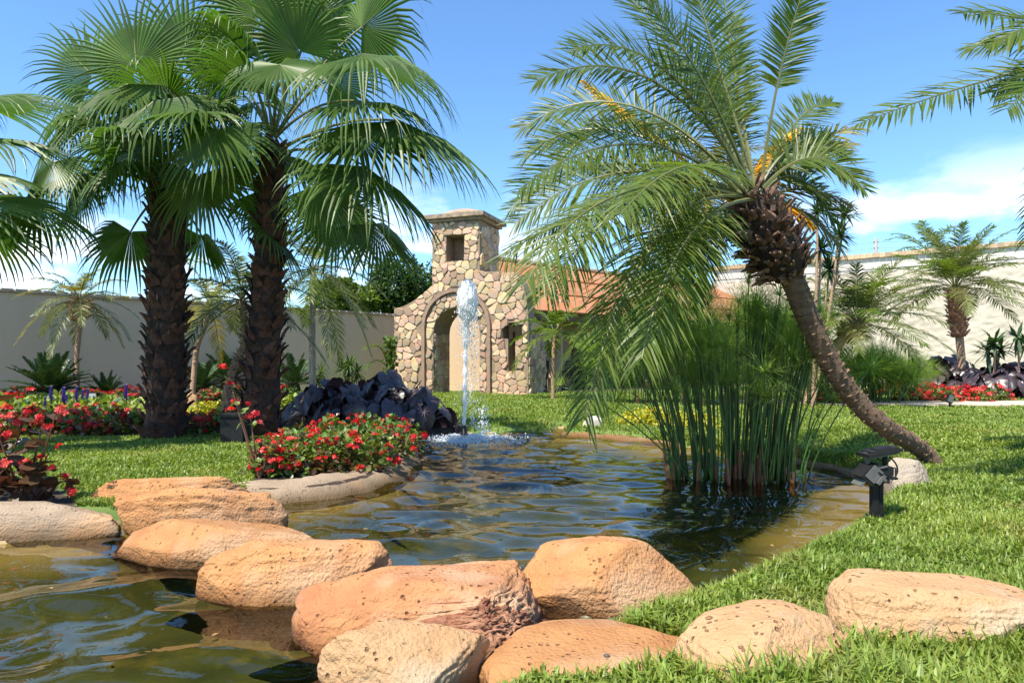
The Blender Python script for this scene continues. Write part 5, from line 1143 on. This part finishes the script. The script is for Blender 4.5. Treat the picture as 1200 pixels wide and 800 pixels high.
def rosette(mb, c, n, L, w, seed, mi=0, sag=.3):
    r = random.Random(seed)
    for i in range(n):
        v = rdir(r); v.z = v.z * .8 + .25; v.normalize(); sd = v.cross(UP); sd = sd.normalized() if sd.length > .05 else Vector((1, 0, 0)); l_ = L * r.uniform(.7, 1.1); p1 = c + v * l_ * .5; p2 = c + v * l_ - UP * l_ * sag * r.random()
        mb.add([c - sd * w * .3, c + sd * w * .3, p1 - sd * w * .5, p1 + sd * w * .5, p2], [(0, 1, 3, 2), (2, 3, 4)], mi)
def rosette_plant(px, py, Y, heads, label, cat, name, m_, L, w, n, seed, tr=.035):
    b = on(px, py) if Y is None else P(px, py, Y)
    if Y is not None: b.z = gz(b.x, b.y)
    Y = b.y; root = empty(name, b, label, cat)
    for i, (hx, hy) in enumerate(heads):
        c = P(hx, hy, Y + .15 * ((i % 3) - 1)); mb = MB(); mb.tube(bez(b - UP * .05, Vector((b.x * .4 + c.x * .6, c.y, b.z * .5 + c.z * .5)), c, 6), [tr * (1.1 - .08 * k) for k in range(7)], 6); mb.build('stem', M_TRUNKP, root)
        mb = MB(); rosette(mb, c, n, L, w, seed + i); mb.build('leaf_rosette', m_, root)
M_DRAC = mat('dracaena_leaf', (.05, .10, .035), (.03, .075, .025), rough=.45, island=.3, trans=.2)
rosette_plant(952, 470, 15, [(983, 276), (962, 292), (972, 316), (958, 250), (990, 252)], 'dracaena with spiky rosettes on bare stems right of the palm head', 'tree', 'dracaena', M_DRAC, .52, .05, 75, 1)
rosette_plant(410, 462, None, [(410, 428), (402, 432), (418, 436), (408, 440)], 'spiky green shrub against the beige wall left of the climber', 'shrub', 'spiky_shrub', M_GRN, .55, .05, 70, 11)
rosette_plant(380, 464, None, [(376, 436), (372, 446)], 'thin spiky shrub right of the grey slender trunk', 'shrub', 'spiky_shrub', M_GRN, .5, .04, 50, 15)
rosette_plant(1164, 460, 19, [(1165, 402), (1158, 412), (1172, 410)], 'broad leaved dracaena right of the tall brown palm', 'shrub', 'dracaena', M_DRAC, .6, .10, 34, 21)
rosette_plant(1196, 460, 19, [(1192, 395), (1203, 402)], 'broad leaved dracaena cut by the right edge', 'shrub', 'dracaena', M_DRAC, .6, .10, 34, 25)
# climber on wires beside the facade
cb = on(455, 464); cr_ = empty('climbing_plant', cb, 'climbing plant on two wires beside the stone facade', 'plant'); r = random.Random(4)
for px_ in (447, 464): mb = MB(); mb.tube([P(455, 455, cb.y), P(px_, 366, cb.y + .1)], .006, 4); mb.build('wire', M_GREY, cr_)
mb = MB()
for i in range(420):
    t = r.random(); q = P(457 + r.gauss(0, 3.5), 458 - 62 * t, cb.y + r.gauss(0, .12)); v = rdir(r); leaf_at(mb, q, v, (UP + rdir(r)).normalized(), .15, .1)
mb.build('foliage', M_TREEB, cr_)
mb = MB(); c0 = P(452, 420, cb.y); frond(mb, c0, P(444, 396, cb.y), P(426, 410, cb.y - .3), .3, 24, .05, 3, droop=.3, t0=.1); mb.build('frond', [M_PIN, M_PET], cr_)
mb = MB(); frond(mb, P(452, 428, cb.y), P(442, 415, cb.y), P(428, 432, cb.y - .3), .25, 20, .05, 4, droop=.3, t0=.1); mb.build('frond', [M_PIN, M_PET], cr_)
# ------------------------------------------------------------------ grass
M_BLADE = mat('grass_blade', (.225, .285, .05), (.155, .225, .036), rough=.5, island=.34, hue=.02, trans=.35, tcol=(1.6, 1.6, .45), scale=.8, c3=(.32, .29, .09), c3scale=1.1, c3lim=(.60, .78))
def grass(name, rect, n, size, seed, dens=None, avoid=True, dmin=.02, label=None, falloff=1.0, keep=None, w=.0055):
    g = np.random.RandomState(seed); x0, x1, y0, y1 = rect
    X = g.uniform(x0, x1, n * 3); Y = y0 + (y1 - y0) * g.rand(n * 3) ** falloff
    ok = np.abs(X) < Y * .80 + 2.2
    D = sdf(POND, X, Y); ok &= D > dmin
    if avoid:
        for b in BEDS + [PATH]: ok &= ~inside(b, X, Y)
    for (rx_, ry_, ra, rb, yw) in ROCKS:
        dx, dy = X - rx_, Y - ry_; u = (dx * math.cos(yw) + dy * math.sin(yw)) / (ra * .8); v = (-dx * math.sin(yw) + dy * math.cos(yw)) / (rb * .7); ok &= u * u + v * v > 1
    if keep is not None: ok &= keep(X, Y)
    X, Y, D = X[ok][:n], Y[ok][:n], D[ok][:n]; n = len(X); Z = ground_z(X, Y, D) - .004
    k = .6 + .8 * g.rand(n); sc = np.clip(Y / 4.2, .8, 3.2) ** .65
    # blades lean in tufts
    f1 = np.sin(X * 7 + 3 * np.sin(Y * 5)) + np.sin(Y * 8 + 2 * np.sin(X * 6)); az = g.uniform(0, 6.283, n) + f1 * .6
    L = size * k * (1 + .28 * np.sin(X * 4.1 + 1.7 * np.sin(Y * 3.3)) * np.sin(Y * 4.7)) * sc ** .5; lean = g.uniform(.15, 1.0, n)
    hx, hy = np.cos(az), np.sin(az); wx_, wy_ = -hy, hx; W_ = w * sc * g.uniform(.7, 1.3, n)
    base = np.stack([X, Y, Z], 1); hv = np.stack([hx, hy, np.zeros(n)], 1); wv_ = np.stack([wx_, wy_, np.zeros(n)], 1) * W_[:, None]
    up = np.array([0, 0, 1.0]); m_ = base + hv * (L * lean * .28)[:, None] + up * (L * .62)[:, None] * (1 - .15 * lean)[:, None]; t_ = base + hv * (L * lean * .85)[:, None] + up * (L * (1 - .45 * lean))[:, None]
    V = np.stack([base - wv_ * .8, base + wv_ * .8, m_ - wv_, m_ + wv_, t_], 1).reshape(-1, 3)
    o = np.arange(n)[:, None, None] * 5; T = (np.array([[0, 1, 3], [0, 3, 2], [2, 3, 4]])[None] + o).reshape(-1, 3)
    ob = link(name, np_mesh(name, V, T, M_BLADE)); tag(ob, label, 'grass', kind='stuff'); return ob
grass('near_grass', (-.2, 5.2, .9, 4.4), 110000, .085, 1, label='bright green grass round the boulders at the bottom right', dmin=.0, w=.0058)
grass('right_lawn_grass', (.9, 10, 4.0, 10.5), 170000, .068, 2, label='sunny green lawn at the right of the pond', falloff=1.15, w=.0065, dmin=.0)
grass('far_lawn_grass', (-6, 17, 9.5, 23), 150000, .055, 3, label='flat green lawn beyond the pond before the stone facade', keep=lambda X, Y: (X > -1.6) | (Y > 13.5), falloff=1.1)
grass('left_lawn_grass', (-9, -2.2, 5.2, 13), 100000, .05, 4, label='shaded strip of lawn round the two shaggy fan palms', keep=lambda X, Y: X < -.3 * Y + .2)
# tufts in front of the boulders, close to the lens
grass('front_grass', (.25, 2.6, 1.65, 2.75), 15000, .15, 5, label='tall grass blades in front of the boulders at the bottom right corner', keep=lambda X, Y: (Y < 2.2 + .35 * (X > 1.1)) & (X / Y * 800 + 600 > 862), w=.006)
# a few floating bits on the water
M_BIT = [mat('fallen_petal', (.5, .04, .03), (.4, .02, .02)), mat('dry_leaf', (.32, .2, .07), (.22, .13, .05))]
bm_ = []
for k in range(2):
    b = MB(); leaf_at(b, Vector((-.03, 0, .004)), Vector((1, 0, .05)), UP, .04, .022); bm_.append(b.mesh('floating_leaf', M_BIT[k]))
for i, (px, py) in enumerate(((775, 532), (768, 545), (700, 560), (430, 620), (300, 690), (905, 640), (860, 668), (930, 628), (60, 690), (610, 600), (250, 745), (770, 660))):
    o = link('floating_leaf', bm_[0 if i < 2 else 1]); q = G(px, py, .012); o.location = q; o.rotation_euler = (rnd.uniform(-.15, .15), rnd.uniform(-.15, .15), rnd.uniform(0, 6)); tag(o, 'tiny fallen petal or leaf floating on the pond', 'leaf', 'fallen bits floating on the pond')
